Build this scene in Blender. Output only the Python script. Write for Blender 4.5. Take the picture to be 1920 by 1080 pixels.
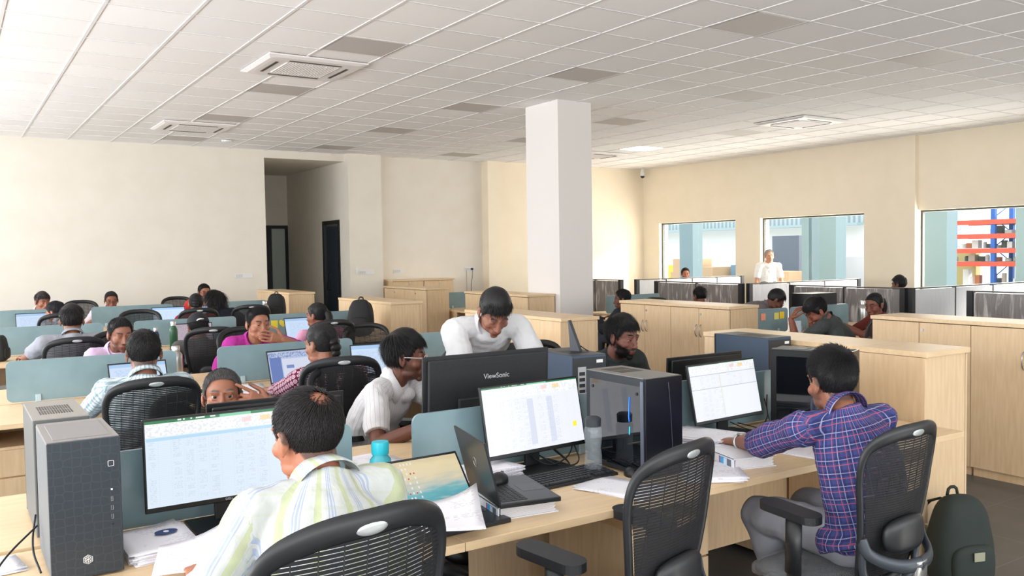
import bpy, bmesh, math, random
import numpy as np
from mathutils import Vector, Matrix, Euler, noise
random.seed(7)
SC = bpy.context.scene
COL = SC.collection
PI = math.pi
for o in list(bpy.data.objects): bpy.data.objects.remove(o)

def lin(c):
    return tuple((v/255/12.92 if v/255 <= .04045 else ((v/255+.055)/1.055)**2.4) for v in c)

# ------------------------------------------------------------------ camera
CAMH = 1.62
yaw, pit, rol = (math.radians(a) for a in (34.815, 2.5065, -0.7369))
fw = Vector((math.sin(yaw)*math.cos(pit), math.cos(yaw)*math.cos(pit), -math.sin(pit)))
rt = Vector((math.cos(yaw), -math.sin(yaw), 0)); up = rt.cross(fw)
r2 = math.cos(rol)*rt + math.sin(rol)*up; u2 = -math.sin(rol)*rt + math.cos(rol)*up
cam = bpy.data.cameras.new('camera'); co = bpy.data.objects.new('camera', cam); COL.objects.link(co)
m = Matrix.Identity(4)
for i in range(3):
    m[i][0] = r2[i]; m[i][1] = u2[i]; m[i][2] = -fw[i]
m[2][3] = CAMH
co.matrix_world = m
cam.sensor_width = 36; cam.lens = 1661.36/1920*36; cam.shift_x = -95.23/1920; cam.shift_y = 5.89/1920
cam.clip_start = .05; cam.clip_end = 200
SC.camera = co

# ------------------------------------------------------------------ world, daylight, exposure
w = bpy.data.worlds.new('daylight'); SC.world = w; w.use_nodes = True
bg = w.node_tree.nodes['Background']; bg.inputs[0].default_value = (0.86, 0.93, 1.0, 1); bg.inputs[1].default_value = 2.6
def area(name, loc, rot, sx, sy, power, color=(1, 1, 1), spread=PI):
    l = bpy.data.lights.new(name, 'AREA'); l.shape = 'RECTANGLE'; l.size = sx; l.size_y = sy
    l.energy = power; l.color = color; l.spread = spread
    o = bpy.data.objects.new(name, l); COL.objects.link(o); o.location = loc; o.rotation_euler = rot
    return o
# daylight through the windows of the left wall and the three panes to the hall
area('daylight_left', (-2.85, 5.6, 1.75), (0, -PI/2-math.radians(20), 0), 1.7, 17.0, 620, (.95, .97, 1.0))
area('daylight_left_far', (-2.85, 13.6, 1.75), (0, -PI/2-math.radians(10), 0), 1.9, 3.2, 45, (.95, .97, 1.0))
area('rear_fill', (3.6, -3.35, 1.75), (PI/2+math.radians(12), 0, 0), 12.0, 1.7, 230, (.97, .98, 1.0))  # added fill lamp, at assumed unseen windows behind the camera
area('daylight_hall', (13.5, 10.8, 1.6), (0, PI/2+math.radians(10), 0), 1.3, 8.6, 440, (1.0, .94, .84))
sun = bpy.data.lights.new('hall_sun', 'SUN'); sun.energy = 4.0; sun.angle = math.radians(7); sun.color = (1, .95, .86)
so = bpy.data.objects.new('hall_sun', sun); COL.objects.link(so)
so.rotation_euler = Vector((-.62, .70, -.33)).to_track_quat('-Z', 'Y').to_euler()
vs = SC.view_settings; vs.view_transform = 'Standard'; vs.look = 'None'; vs.gamma = 1; vs.exposure = 0.08
vs.use_curve_mapping = False
SC.cycles.max_bounces = 8; SC.cycles.diffuse_bounces = 5; SC.cycles.transparent_max_bounces = 12

# ------------------------------------------------------------------ materials
MATS = {}
def mat(name, c=(200, 200, 200), rough=.5, metal=0, emit=0, alpha=1, trans=0, spec=.5, coat=0):
    if name in MATS: return MATS[name]
    m = bpy.data.materials.new(name); m.use_nodes = True
    b = m.node_tree.nodes['Principled BSDF']
    b.inputs['Base Color'].default_value = (*lin(c), 1)
    b.inputs['Roughness'].default_value = rough; b.inputs['Metallic'].default_value = metal
    b.inputs['Specular IOR Level'].default_value = spec
    b.inputs['Alpha'].default_value = alpha; b.inputs['Transmission Weight'].default_value = trans
    b.inputs['Coat Weight'].default_value = coat
    if emit: b.inputs['Emission Color'].default_value = (*lin(c), 1); b.inputs['Emission Strength'].default_value = emit
    m.diffuse_color = (*lin(c), 1)
    MATS[name] = m
    return m
def nodes(m):
    return m.node_tree.nodes, m.node_tree.links, m.node_tree.nodes['Principled BSDF']
def N(ns, t, **k):
    n = ns.new(t)
    for a, v in k.items(): setattr(n, a, v)
    return n
def math_n(ns, ls, op, a, b=None, c=None):
    n = ns.new('ShaderNodeMath'); n.operation = op
    for i, v in enumerate((a, b, c)):
        if v is None: continue
        if isinstance(v, (int, float)): n.inputs[i].default_value = v
        else: ls.new(v, n.inputs[i])
    return n.outputs[0]
def mixc(ns, ls, fac, a, b):
    n = ns.new('ShaderNodeMix'); n.data_type = 'RGBA'
    if isinstance(fac, (int, float)): n.inputs[0].default_value = fac
    else: ls.new(fac, n.inputs[0])
    for k, v in ((6, a), (7, b)):
        if isinstance(v, tuple): n.inputs[k].default_value = (*v, 1) if len(v) == 3 else v
        else: ls.new(v, n.inputs[k])
    return n.outputs[2]
def coords(ns, ls, scale=(1, 1, 1), kind='Object'):
    t = ns.new('ShaderNodeTexCoord'); mp = ns.new('ShaderNodeMapping'); mp.inputs['Scale'].default_value = scale
    ls.new(t.outputs[kind], mp.inputs[0]); return mp.outputs[0]
def noisy(m, c2, scale=8, stretch=(1, 1, 1), bump=0, lo=.35, hi=.65, detail=3, bdist=.002):
    """mix the base colour with c2 by a noise, optional bump"""
    ns, ls, b = nodes(m)
    n = ns.new('ShaderNodeTexNoise'); n.inputs['Scale'].default_value = scale; n.inputs['Detail'].default_value = detail
    ls.new(coords(ns, ls, stretch), n.inputs['Vector'])
    r = ns.new('ShaderNodeMapRange'); r.inputs[1].default_value = lo; r.inputs[2].default_value = hi
    ls.new(n.outputs[0], r.inputs[0])
    ls.new(mixc(ns, ls, r.outputs[0], tuple(b.inputs['Base Color'].default_value), lin(c2)), b.inputs['Base Color'])
    if bump:
        bp = ns.new('ShaderNodeBump'); bp.inputs['Strength'].default_value = bump; bp.inputs['Distance'].default_value = bdist
        ls.new(n.outputs[0], bp.inputs['Height']); ls.new(bp.outputs[0], b.inputs['Normal'])
    return m
M_wall = noisy(mat('cream_wall_paint', (231, 225, 213), .8), (228, 221, 208), 3, bump=.05)
M_wallr = noisy(mat('beige_wall_paint', (240, 228, 206), .8), (237, 225, 202), 3, bump=.05)
M_colm = mat('column_paint', (232, 227, 223), .8)
M_wood = noisy(mat('maple_laminate', (224, 196, 158), .45), (214, 184, 144), 5, (9, 9, 1), detail=5)
M_woodh = noisy(mat('maple_worktop', (228, 200, 160), .4), (219, 190, 149), 5, (1, 9, 9), detail=5)
M_wedge = mat('maple_edge_band', (214, 182, 140), .45)
M_gap = mat('door_gap_dark', (92, 70, 48), .8)
M_black = mat('black_plastic', (24, 25, 28), .42)
M_blackm = noisy(mat('matte_black_plastic', (30, 31, 34), .6), (24, 25, 28), 90, bump=.15)
M_bezel = mat('black_bezel', (14, 15, 17), .35)
M_grey = mat('grey_plastic', (92, 95, 100), .45)
M_dkgrey = mat('dark_grey_plastic', (52, 56, 62), .5)
M_silver = mat('satin_steel', (178, 178, 178), .3, .9)
M_chrome = mat('chrome', (205, 205, 205), .15, 1)
M_white = mat('white_plastic', (228, 228, 228), .45)
M_paper = mat('white_paper', (236, 234, 238), .75)
M_glassp = noisy(mat('teal_painted_glass', (134, 160, 168), .22, coat=.3), (122, 148, 156), 4)
M_cable = mat('black_cable', (15, 15, 17), .5)

# ------------------------------------------------------------------ mesh helpers
def obj(name, bm, m, parent=None, smooth=False, loc=None):
    me = bpy.data.meshes.new(name); bm.to_mesh(me); bm.free()
    for x in (m if isinstance(m, (list, tuple)) else [m]): me.materials.append(x)
    if smooth:
        me.shade_smooth()
        if smooth is not True: me.set_sharp_from_angle(angle=smooth)
    o = bpy.data.objects.new(name, me); COL.objects.link(o)
    if parent: o.parent = parent
    if loc: o.location = loc
    return o
def tag(o, label=None, cat=None, group=None, kind=None):
    if label: o['label'] = label
    if cat: o['category'] = cat
    if group: o['group'] = group
    if kind: o['kind'] = kind
    return o
def thing(name, label, cat, loc=(0, 0, 0), rz=0, group=None):
    o = bpy.data.objects.new(name, None); COL.objects.link(o); o.location = loc; o.rotation_euler = (0, 0, rz)
    o.empty_display_size = .1
    return tag(o, label, cat, group)
def kids(o): return [c for c in KID.get(o.name, [])] if False else [c for c in bpy.data.objects if c.parent == o]
def dup(root, loc, rz=0, label=None, group=None):
    def cp(o, par):
        c = o.copy(); COL.objects.link(c)
        if par: c.parent = par
        for k in [q for q in CH.get(o.name, [])]: cp(k, c)
        return c
    global CH
    CH = {}
    for q in bpy.data.objects:
        if q.parent: CH.setdefault(q.parent.name, []).append(q)
    r = cp(root, None); r.location = loc; r.rotation_euler = (0, 0, rz)
    if label: r['label'] = label
    if group: r['group'] = group
    return r
CH = {}
def struct(name, bm, m): return tag(obj(name, bm, m), kind='structure')
def box(bm, x0, x1, y0, y1, z0, z1, mi=0, bev=0, M=None):
    vs_ = [bm.verts.new((x, y, z)) for z in (z0, z1) for y in (y0, y1) for x in (x0, x1)]
    fs = [bm.faces.new([vs_[i] for i in f]) for f in ((0, 2, 3, 1), (4, 5, 7, 6), (0, 1, 5, 4), (2, 6, 7, 3), (0, 4, 6, 2), (1, 3, 7, 5))]
    for f in fs: f.material_index = mi
    if bev:
        es = list({e for f in fs for e in f.edges})
        r = bmesh.ops.bevel(bm, geom=es, offset=bev, segments=2, affect='EDGES', profile=.5)
        for f in r['faces']: f.material_index = mi
        vs_ = list({v for f in r['faces'] for v in f.verts} | {v for v in vs_ if v.is_valid})
    if M is not None:
        for v in vs_: v.co = M @ v.co
    return vs_
def bx(*a, **k):
    bm = bmesh.new(); box(bm, *a, **k); return bm
def cyl(bm, p0, p1, r0, r1=None, n=16, mi=0, cap=True):
    p0, p1 = Vector(p0), Vector(p1); r1 = r0 if r1 is None else r1
    d = (p1-p0).normalized(); s = d.orthogonal().normalized(); t = d.cross(s)
    A = [bm.verts.new(p0+r0*(math.cos(2*PI*i/n)*s+math.sin(2*PI*i/n)*t)) for i in range(n)]
    B = [bm.verts.new(p1+r1*(math.cos(2*PI*i/n)*s+math.sin(2*PI*i/n)*t)) for i in range(n)]
    for i in range(n):
        f = bm.faces.new((A[i], A[(i+1) % n], B[(i+1) % n], B[i])); f.material_index = mi; f.smooth = True
    if cap:
        bm.faces.new(A[::-1]).material_index = mi; bm.faces.new(B).material_index = mi
def lathe(bm, prof, n=24, mi=0, M=None):
    """prof: list of (r,z)"""
    rings = []
    for r, z in prof:
        if r < 1e-5: rings.append([bm.verts.new((0, 0, z))])
        else: rings.append([bm.verts.new((r*math.cos(2*PI*i/n), r*math.sin(2*PI*i/n), z)) for i in range(n)])
    for A, B in zip(rings, rings[1:]):
        for i in range(n):
            j = (i+1) % n
            if len(A) == 1 and len(B) == 1: continue
            if len(A) == 1: f = bm.faces.new((A[0], B[j], B[i]))
            elif len(B) == 1: f = bm.faces.new((A[i], A[j], B[0]))
            else: f = bm.faces.new((A[i], A[j], B[j], B[i]))
            f.material_index = mi; f.smooth = True
    if M is not None:
        for R_ in rings:
            for v in R_: v.co = M @ v.co
def tube(bm, pts, r, n=8, mi=0, ry=None, side=None, cap=True, smoothpts=0):
    """tube through pts; r number or list; ry second radius (along the binormal); side: fixed side vector"""
    P = [Vector(p) for p in pts]
    for _ in range(smoothpts):
        Q = [P[0]]
        for a, b in zip(P, P[1:]): Q += [a.lerp(b, .25), a.lerp(b, .75)]
        P = Q+[P[-1]]
    L = len(P)
    def gv(v, i):
        if v is None: return None
        if isinstance(v, (int, float)): return v
        t = i/(L-1)*(len(v)-1); k = min(int(t), len(v)-2); return v[k]+(v[k+1]-v[k])*(t-k)
    s = None; rings = []
    for i in range(L):
        d = (P[min(i+1, L-1)]-P[max(i-1, 0)]).normalized()
        if side is not None: s = Vector(side)
        elif s is None: s = d.orthogonal()
        s = (s-d*s.dot(d)).normalized(); t = d.cross(s)
        a = gv(r, i); b = gv(ry, i) if ry is not None else a
        rings.append([bm.verts.new(P[i]+a*math.cos(2*PI*k/n)*s+b*math.sin(2*PI*k/n)*t) for k in range(n)])
    for A, B in zip(rings, rings[1:]):
        for k in range(n):
            f = bm.faces.new((A[k], A[(k+1) % n], B[(k+1) % n], B[k])); f.material_index = mi; f.smooth = True
    if cap:
        for R_, rev in ((rings[0], True), (rings[-1], False)):
            f = bm.faces.new(R_[::-1] if rev else R_); f.material_index = mi
    return rings
def prism(bm, outline, d0, d1, axis='y', mi=0, M=None):
    """outline: 2D points; extruded along axis from d0 to d1. axis y: (x,z); x: (y,z); z: (x,y)"""
    def p(a, b, d): return {'y': (a, d, b), 'x': (d, a, b), 'z': (a, b, d)}[axis]
    A = [bm.verts.new(p(a, b, d0)) for a, b in outline]; B = [bm.verts.new(p(a, b, d1)) for a, b in outline]
    n = len(outline); fs = [bm.faces.new(A), bm.faces.new(B[::-1])]
    for i in range(n): fs.append(bm.faces.new((A[i], B[i], B[(i+1) % n], A[(i+1) % n])))
    for f in fs: f.material_index = mi
    bmesh.ops.recalc_face_normals(bm, faces=fs)
    if M is not None:
        for v in A+B: v.co = M @ v.co
    return fs
def rrect(x0, x1, y0, y1, r, n=5):
    out = []
    for cx, cy, a in ((x1-r, y1-r, 0), (x0+r, y1-r, 90), (x0+r, y0+r, 180), (x1-r, y0+r, 270)):
        for i in range(n+1):
            t = math.radians(a+90*i/n); out.append((cx+r*math.cos(t), cy+r*math.sin(t)))
    return out
def text_obj(name, s, size, m, parent, loc, rot, extrude=.0006, align='CENTER'):
    cu = bpy.data.curves.new(name, 'FONT'); cu.body = s; cu.size = size; cu.extrude = extrude; cu.align_x = align; cu.align_y = 'CENTER'
    t = bpy.data.objects.new(name, cu); COL.objects.link(t)
    dg = bpy.context.evaluated_depsgraph_get(); me = bpy.data.meshes.new_from_object(t.evaluated_get(dg))
    bpy.data.objects.remove(t); me.materials.clear(); me.materials.append(m)
    o = bpy.data.objects.new(name, me); COL.objects.link(o); o.parent = parent; o.location = loc; o.rotation_euler = rot
    return o
# ------------------------------------------------------------------ the room shell
CZ = 3.457
XL, XR, YF, YB = -3.0, 13.05, -3.5, 15.65
GX, GY = 4.0123, 4.8006
M_floor = mat('charcoal_floor_tile', (72, 73, 74), .38)
def _floor():
    ns, ls, b = nodes(M_floor)
    c = coords(ns, ls); s = ns.new('ShaderNodeSeparateXYZ'); ls.new(c, s.inputs[0])
    gs = []
    for k in (0, 1):
        f = math_n(ns, ls, 'FRACT', math_n(ns, ls, 'DIVIDE', math_n(ns, ls, 'ADD', s.outputs[k], 60.02), .6))
        gs.append(math_n(ns, ls, 'LESS_THAN', f, .006))
    g = math_n(ns, ls, 'MAXIMUM', gs[0], gs[1])
    n = ns.new('ShaderNodeTexNoise'); n.inputs['Scale'].default_value = 5; ls.new(c, n.inputs['Vector'])
    base = mixc(ns, ls, n.outputs[0], lin((74, 74, 73)), lin((96, 95, 93)))
    ls.new(mixc(ns, ls, g, base, lin((120, 120, 120))), b.inputs['Base Color'])
_floor()
bm = bmesh.new(); box(bm, XL, XR+.3, YF, 19.2, -.1, 0); struct('floor', bm, M_floor)
M_tile = mat('ceiling_tile', (238, 234, 232), .9)
def _tile():
    ns, ls, b = nodes(M_tile)
    c = coords(ns, ls); a = ns.new('ShaderNodeVectorMath'); a.operation = 'SUBTRACT'; a.inputs[1].default_value = (GX, GY, 0); ls.new(c, a.inputs[0])
    d = ns.new('ShaderNodeVectorMath'); d.operation = 'SCALE'; d.inputs[3].default_value = 1/.6; ls.new(a.outputs[0], d.inputs[0])
    f = ns.new('ShaderNodeVectorMath'); f.operation = 'FLOOR'; ls.new(d.outputs[0], f.inputs[0])
    wn = ns.new('ShaderNodeTexWhiteNoise'); ls.new(f.outputs[0], wn.inputs['Vector'])
    ls.new(mixc(ns, ls, wn.outputs['Value'], lin((240, 238, 237)), lin((247, 245, 244))), b.inputs['Base Color'])
    n = ns.new('ShaderNodeTexNoise'); n.inputs['Scale'].default_value = 160; ls.new(c, n.inputs['Vector'])
    bp = ns.new('ShaderNodeBump'); bp.inputs['Strength'].default_value = .2; bp.inputs['Distance'].default_value = .002
    ls.new(n.outputs[0], bp.inputs['Height']); ls.new(bp.outputs[0], b.inputs['Normal'])
_tile()
bm = bmesh.new(); box(bm, XL, XR+.3, YF, YB+.2, CZ+.0062, CZ+.1)
ceil = struct('ceiling', bm, M_tile)
bm = bmesh.new()
M_bar = mat('ceiling_grid_white', (226, 223, 222), .6)
i = -12
while GX+i*.6 < XR+.2:
    x = GX+i*.6
    if x > XL: box(bm, x-.012, x+.012, YF, YB+.1, CZ, CZ+.006)
    i += 1
i = -14
while GY+i*.6 < YB+.1:
    y = GY+i*.6
    if y > YF: box(bm, XL, XR+.2, y-.011, y+.007, CZ+.001, CZ+.006)
    i += 1
g = obj('ceiling_grid', bm, M_bar, ceil)
# walls
def wallbox(name, m, *bs):
    bm = bmesh.new()
    for b in bs: box(bm, *b)
    return struct(name, bm, m)
H1 = CZ+.1
wallbox('wall_back', M_wall, (XL-.2, 4.6, YB, YB+.2, 0, H1), (4.6, 6.05, YB, YB+.2, 3.33, H1),
        (6.69, 8.95, YB+.05, YB+.2, 0, H1), (6.05, 6.69, 15.48, YB+.2, 0, H1))
wallbox('wall_back_right', M_wallr, (8.95, 9.25, 15.45, 15.85, 0, H1), (9.25, XR+.5, 15.52, 15.85, 0, H1))
wallbox('wall_corridor', M_wall, (4.4, 4.6, YB+.2, 19.2, 0, 3.4), (4.4, 6.3, 19.0, 19.2, 2.27, 3.4), (4.4, 4.9, 19.0, 19.2, 0, 2.27),
        (6.05, 6.25, YB+.2, 15.95, 0, 3.4), (6.05, 6.25, 16.84, 19.2, 0, 3.4), (6.05, 6.25, 15.95, 16.84, 2.28, 3.4), (4.4, 6.25, YB+.2, 19.2, 3.33, 3.43))
# left wall with a long run of windows, rear wall likewise (outside the frame, they let the daylight in)
def wallwin(name, m, axis, c0, c1, a0, a1, wins, z0, z1):
    bm = bmesh.new()
    def b(p, q, zz0, zz1):
        if axis == 'x': box(bm, c0, c1, p, q, zz0, zz1)
        else: box(bm, p, q, c0, c1, zz0, zz1)
    b(a0, a1, 0, z0); b(a0, a1, z1, H1); p = a0
    for u, v in wins: b(p, u, z0, z1); p = v
    b(p, a1, z0, z1)
    return struct(name, bm, m)
wallwin('wall_left', M_wall, 'x', XL-.2, XL, YF, YB, [(-2.5+3.6*k, .7+3.6*k) for k in range(5)], .85, 2.65)
wallwin('wall_front', M_wall, 'y', YF-.2, YF, XL, XR+.4, [(-2+3.7*k, 1.2+3.7*k) for k in range(4)], .85, 2.65)
# right wall: higher block near the corner, recessed bay beyond the pilaster
WIN = [(12.66, 14.98, 13.05), (9.62, 12.0, 13.05), (3.4, 8.64, 13.3)]
bm = bmesh.new()
for y0, y1 in ((14.98, 15.7), (12.0, 12.66), (8.64, 9.62)): box(bm, 13.05, 13.3, y0, y1, 0, H1)
for y0, y1 in ((12.66, 14.98), (9.62, 12.0)):
    box(bm, 13.05, 13.3, y0, y1, 0, .75); box(bm, 13.05, 13.3, y0, y1, 2.235, H1)
box(bm, 13.14, 13.4, 3.4, 8.64, 0, .75); box(bm, 13.14, 13.4, 3.4, 8.64, 2.235, H1); box(bm, 13.14, 13.4, YF, 3.4, 0, H1)
struct('wall_right', bm, M_wallr)
bm = bmesh.new(); box(bm, 6.12, 6.62, 8.86, 9.58, 0, CZ+.1); struct('wall_column', bm, M_colm)
M_frame = mat('dark_window_frame', (62, 66, 62), .4)
M_pane = mat('clear_window_glass', (70, 84, 84), .02, alpha=.09, spec=.6)
for k, (y0, y1, xx) in enumerate(WIN):
    xg = 13.16 if k < 2 else 13.25
    f = bmesh.new(); t = .03
    box(f, xg-.03, xg+.03, y0, y1, 2.235-t, 2.235); box(f, xg-.03, xg+.03, y0, y1, .75, .75+t)
    box(f, xg-.03, xg+.03, y0, y0+t*.6, .75+t, 2.235-t); box(f, xg-.03, xg+.03, y1-t, y1, .75+t, 2.235-t)
    w_ = struct('window_%d' % (k+1), f, M_frame)
    mids = [y0+.02+(y1-y0)*.5]; 
    if k == 2: mids = [6.9, 5.2]
    ed = [y0+.018]+sorted(mids)+[y1-t]
    for a, b in zip(ed, ed[1:]):
        obj('pane', bx(xg-.004, xg+.004, a+.002, b-.002, .78, 2.205), M_pane, w_)
# doors of the corridor
M_door = mat('black_door_frame', (22, 24, 26), .4); M_doorg = mat('smoked_door_glass', (46, 54, 64), .12, coat=.5)
f = bmesh.new(); box(f, 4.9, 6.05, 19.0, 19.1, 2.2, 2.27); box(f, 4.9, 4.95, 19.0, 19.1, 0, 2.2); box(f, 5.99, 6.05, 19.0, 19.1, 0, 2.2); box(f, 5.62, 5.70, 19.0, 19.1, 0, 2.2)
d = struct('door_1', f, M_door); obj('door_leaf', bx(4.95, 5.62, 19.02, 19.06, 0, 2.2), mat('dark_green_door', (38, 44, 42), .4), d)
obj('side_light', bx(5.70, 5.99, 19.03, 19.05, .02, 2.2), mat('frosted_side_light', (182, 192, 186), .5), d)
f = bmesh.new(); box(f, 6.03, 6.11, 15.95, 16.84, 2.21, 2.28); box(f, 6.03, 6.11, 15.95, 16.02, 0, 2.21); box(f, 6.03, 6.11, 16.77, 16.84, 0, 2.21)
d = struct('door_2', f, M_door); obj('door_leaf', bx(6.06, 6.09, 16.02, 16.77, 0, 2.21), M_doorg, d)
f = bmesh.new(); tube(f, [(6.06, 16.6, .95), (6.02, 16.6, .95), (6.02, 16.6, 1.28), (6.06, 16.6, 1.28)], .01); obj('door_handle', f, M_black, d)
# ------------------------------------------------------------------ ceiling fixtures
M_lens = mat('unlit_diffuser', (196, 190, 186), .6); M_lit = mat('lit_diffuser', (255, 244, 232), .5, emit=14)
def ceiling_light(i, j, label, lit=False):
    x, y = GX+i*.6+.3, GY+j*.6+.3
    t = thing('ceiling_light', label, 'ceiling light', (x, y, CZ+.004), 0, None if lit else 'unlit ceiling light panels')
    f = bmesh.new()
    for a in ((-.296, .296, -.296, -.282), (-.296, .296, .282, .296), (-.296, -.282, -.282, .282), (.282, .296, -.282, .282)): box(f, *a, -.004, .006)
    obj('frame', f, M_bar, t); obj('diffuser', bx(-.282, .282, -.282, .282, -.002, .004), M_lit if lit else M_lens, t)
    return t
COLN = {-2: 'far left', 2: 'centre left', 6: 'centre right', 10: 'right'}
for i in (-2, 2, 6, 10):
    for j in (0, 4, 8, 12, 16):
        if i == -2 and j == 0 or (i == 10 and j < 8): continue
        if i == 10 and j == 12: continue
        row = {0: 'nearest the camera', 4: 'second row from the camera', 8: 'middle row', 12: 'second row from the back wall', 16: 'row beside the back wall'}[j]
        ceiling_light(i, j, 'grey unlit square ceiling light, %s column, %s' % (COLN[i], row))
ceiling_light(10, 12, 'glowing white square ceiling light to the right of the column', True)
def cassette():
    t = thing('air_conditioner', '', 'air conditioner', (0, 0, CZ), 0, 'ceiling air conditioners')
    f = bmesh.new()
    def ring(o_, z): 
        a, c = o_; return [f.verts.new((x, y, z)) for x, y in ((a-c, -a), (a, -a+c), (a, a-c), (a-c, a), (-a+c, a), (-a, a-c), (-a, -a+c), (-a+c, -a))]
    rs = [ring((.475, .004), 0), ring((.475, .004), -.012), ring((.44, .06), -.03), ring((.40, .09), -.032), ring((.27, .03), -.028)]
    for A, B in zip(rs, rs[1:]):
        for k in range(8): f.faces.new((A[k], B[k], B[(k+1) % 8], A[(k+1) % 8]))
    f.faces.new(rs[-1][::-1]); bmesh.ops.recalc_face_normals(f, faces=f.faces)
    obj('panel', f, mat('aircon_white', (236, 232, 230), .4), t)
    f = bmesh.new()
    for k in range(19): box(f, -.25+k*.027, -.236+k*.027, -.25, .25, -.036, -.026)
    obj('grille', f, mat('aircon_grille', (226, 221, 219), .45), t)
    for k in range(4):
        f = bmesh.new(); box(f, -.25, .25, .325, .352, -.0345, -.028)
        q = obj('air_slot', f, mat('slot_shadow', (70, 66, 64), .7), t); q.rotation_euler = (0, 0, k*PI/2)
    return t
ac = cassette(); ac.location = (2.935, 8.59, CZ); ac['label'] = 'large white ceiling air conditioner nearest the camera, above the left desks'
dup(ac, (2.93, 13.28, CZ), 0, 'white ceiling air conditioner near the plain left part of the back wall')
dup(ac, (10.2, 8.6, CZ), 0, 'white ceiling air conditioner nearest the right window wall')
dup(ac, (10.15, 13.5, CZ), 0, 'white ceiling air conditioner beside the glowing ceiling light')
bm = bmesh.new(); lathe(bm, [(0, -.045), (.04, -.042), (.075, -.025), (.08, 0), (0, 0)]); o = obj('smoke_detector', bm, M_white, None, .6, (3.71, 14.58, CZ)); tag(o, 'round white smoke detector on the ceiling by the back wall', 'smoke detector')
t = thing('security_camera', 'small black dome camera in the corner above the window wall', 'camera', (12.85, 15.3, 3.3))
bm = bmesh.new(); lathe(bm, [(0, .0), (.05, .0), (.055, .03), (.03, .157), (0, .157)]); obj('mount', bm, M_white, t, .6)
bm = bmesh.new(); lathe(bm, [(0, -.05), (.035, -.035), (.048, 0), (0, 0)]); obj('lens_dome', bm, M_bezel, t, .6)
# switch plates
def plate(x, y, z, w_, label, n=3):
    t = thing('switch_plate', label, 'wall switch', (x, y, z))
    obj('plate', bx(-w_/2, w_/2, -.012, 0, -.04, .04, bev=.003), M_white, t)
    for k in range(n): obj('switch', bx(-w_/2+.02+k*.04, -w_/2+.05+k*.04, -.018, -.012, -.025, .025, bev=.002), mat('switch_grey', (206, 206, 204), .4), t)
    return t
plate(4.2, YB, 1.29, .3, 'white switch plate on the plain wall left of the corridor')
plate(6.36, 15.48, 1.3, .3, 'white switch plate on the pilaster right of the corridor')
plate(7.1, YB+.05, 1.3, .2, 'small white switch plate on the recessed wall above the cabinets')
t = plate(8.65, YB+.05, 1.31, .26, 'white wall socket with a black plug and hanging cords', 2)
bm = bmesh.new(); cyl(bm, (.03, -.01, 0), (.03, -.05, 0), .022); obj('plug', bm, M_black, t)
bm = bmesh.new(); tube(bm, [(.03, -.05, 0), (.03, -.05, -.15), (.0, -.03, -.3), (.02, -.02, -.6)], .005, smoothpts=2); tube(bm, [(-.09, -.02, -.02), (-.09, -.02, -.6)], .003); obj('cord', bm, M_cable, t)
bm = bmesh.new(); box(bm, -.2, -.16, -.03, 0, -.04, .06); t = obj('wall_sensor', bm, M_white, None, False, (6.36, 15.48, 1.32)); tag(t, 'small white sensor box at the left end of the pilaster switches', 'sensor')

# ------------------------------------------------------------------ the hall beyond the windows
M_hfloor = mat('hall_concrete', (150, 156, 154), .6); M_hwall = mat('hall_white_wall', (240, 240, 234), .7)
M_teal = mat('teal_steel_column', (122, 146, 152), .5); M_tealc = mat('pale_teal_cladding', (172, 192, 194), .6)
bm = bmesh.new(); box(bm, XR+.36, 30, -6, 34, -.1, 0); struct('floor_hall', bm, M_hfloor)
M_clad = mat('ribbed_cladding', (214, 224, 222), .5)
def _clad():
    ns, ls, b = nodes(M_clad); wv = ns.new('ShaderNodeTexWave'); wv.bands_direction = 'Y'; wv.inputs['Scale'].default_value = 1.6
    ls.new(coords(ns, ls), wv.inputs['Vector']); ls.new(mixc(ns, ls, wv.outputs[0], lin((140, 156, 158)), lin((186, 200, 200))), b.inputs['Base Color'])
_clad()
wallbox('wall_hall_back', M_hwall, (24, 24.2, 15.8, 34, 0, 2.4), (24, 24.2, -6, 7.5, 0, 3.4))
wallbox('wall_hall_cladding', M_clad, (24.0, 24.2, 15.8, 34, 2.4, 3.4))
wallbox('wall_hall_end', M_hwall, (13.4, 24, 30, 30.2, 0, 3.4))
wallbox('trim_1', M_tealc, (23.5, 23.9, 17.6, 34, 2.36, 2.44))
for k, (px_, py_, s, lab) in enumerate([(16.0, 17.3, .5, 'left window'), (16, 12.75, .46, 'middle window'), (16.0, 13.36, .2, 'middle window'), (16.0, 10.15, .5, 'right window'), (16, 8.3, .5, 'right window')]):
    wallbox('trim_%d' % (k+2), M_teal, (px_, px_+.35, py_-s/2, py_+s/2, 0, 3.4))
def cbox(name, cat, label, x, y, z, sx, sy, sz, m, rz=0, group=None, bev=.004):
    o = obj(name, bx(-sx/2, sx/2, -sy/2, sy/2, 0, sz, bev=bev), m, None, False, (x, y, z)); o.rotation_euler = (0, 0, rz)
    return tag(o, label, cat, group)
M_card = mat('cardboard', (206, 172, 134), .7); M_yel = mat('yellow_board', (196, 178, 118), .6)
cbox('machine_cabinet', 'machine', 'tall grey machine cabinet standing in the hall behind the man in white', 19.5, 16.6, 0, .9, .95, 2.0, mat('machine_grey', (104, 112, 124), .5))
t = thing('hall_board', 'yellow and red notice board beside the grey machine in the hall', 'board', (19.2, 15.45, 1.2)); obj('stand_leg', bx(-.03, .03, -.04, .04, -1.2, 0), M_white, t); obj('panel', bx(-.02, .02, -.2, .2, 0, .62), M_yel, t)
obj('red_print', bx(-.025, -.02, -.12, .12, .1, .5), mat('print_red', (214, 120, 70), .6), t)
cbox('board_stack', 'board', 'pale yellow board stacked by the hall wall at the right of the middle window', 21, 13.1, 0, .2, 1.9, 1.5, M_yel)
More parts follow.
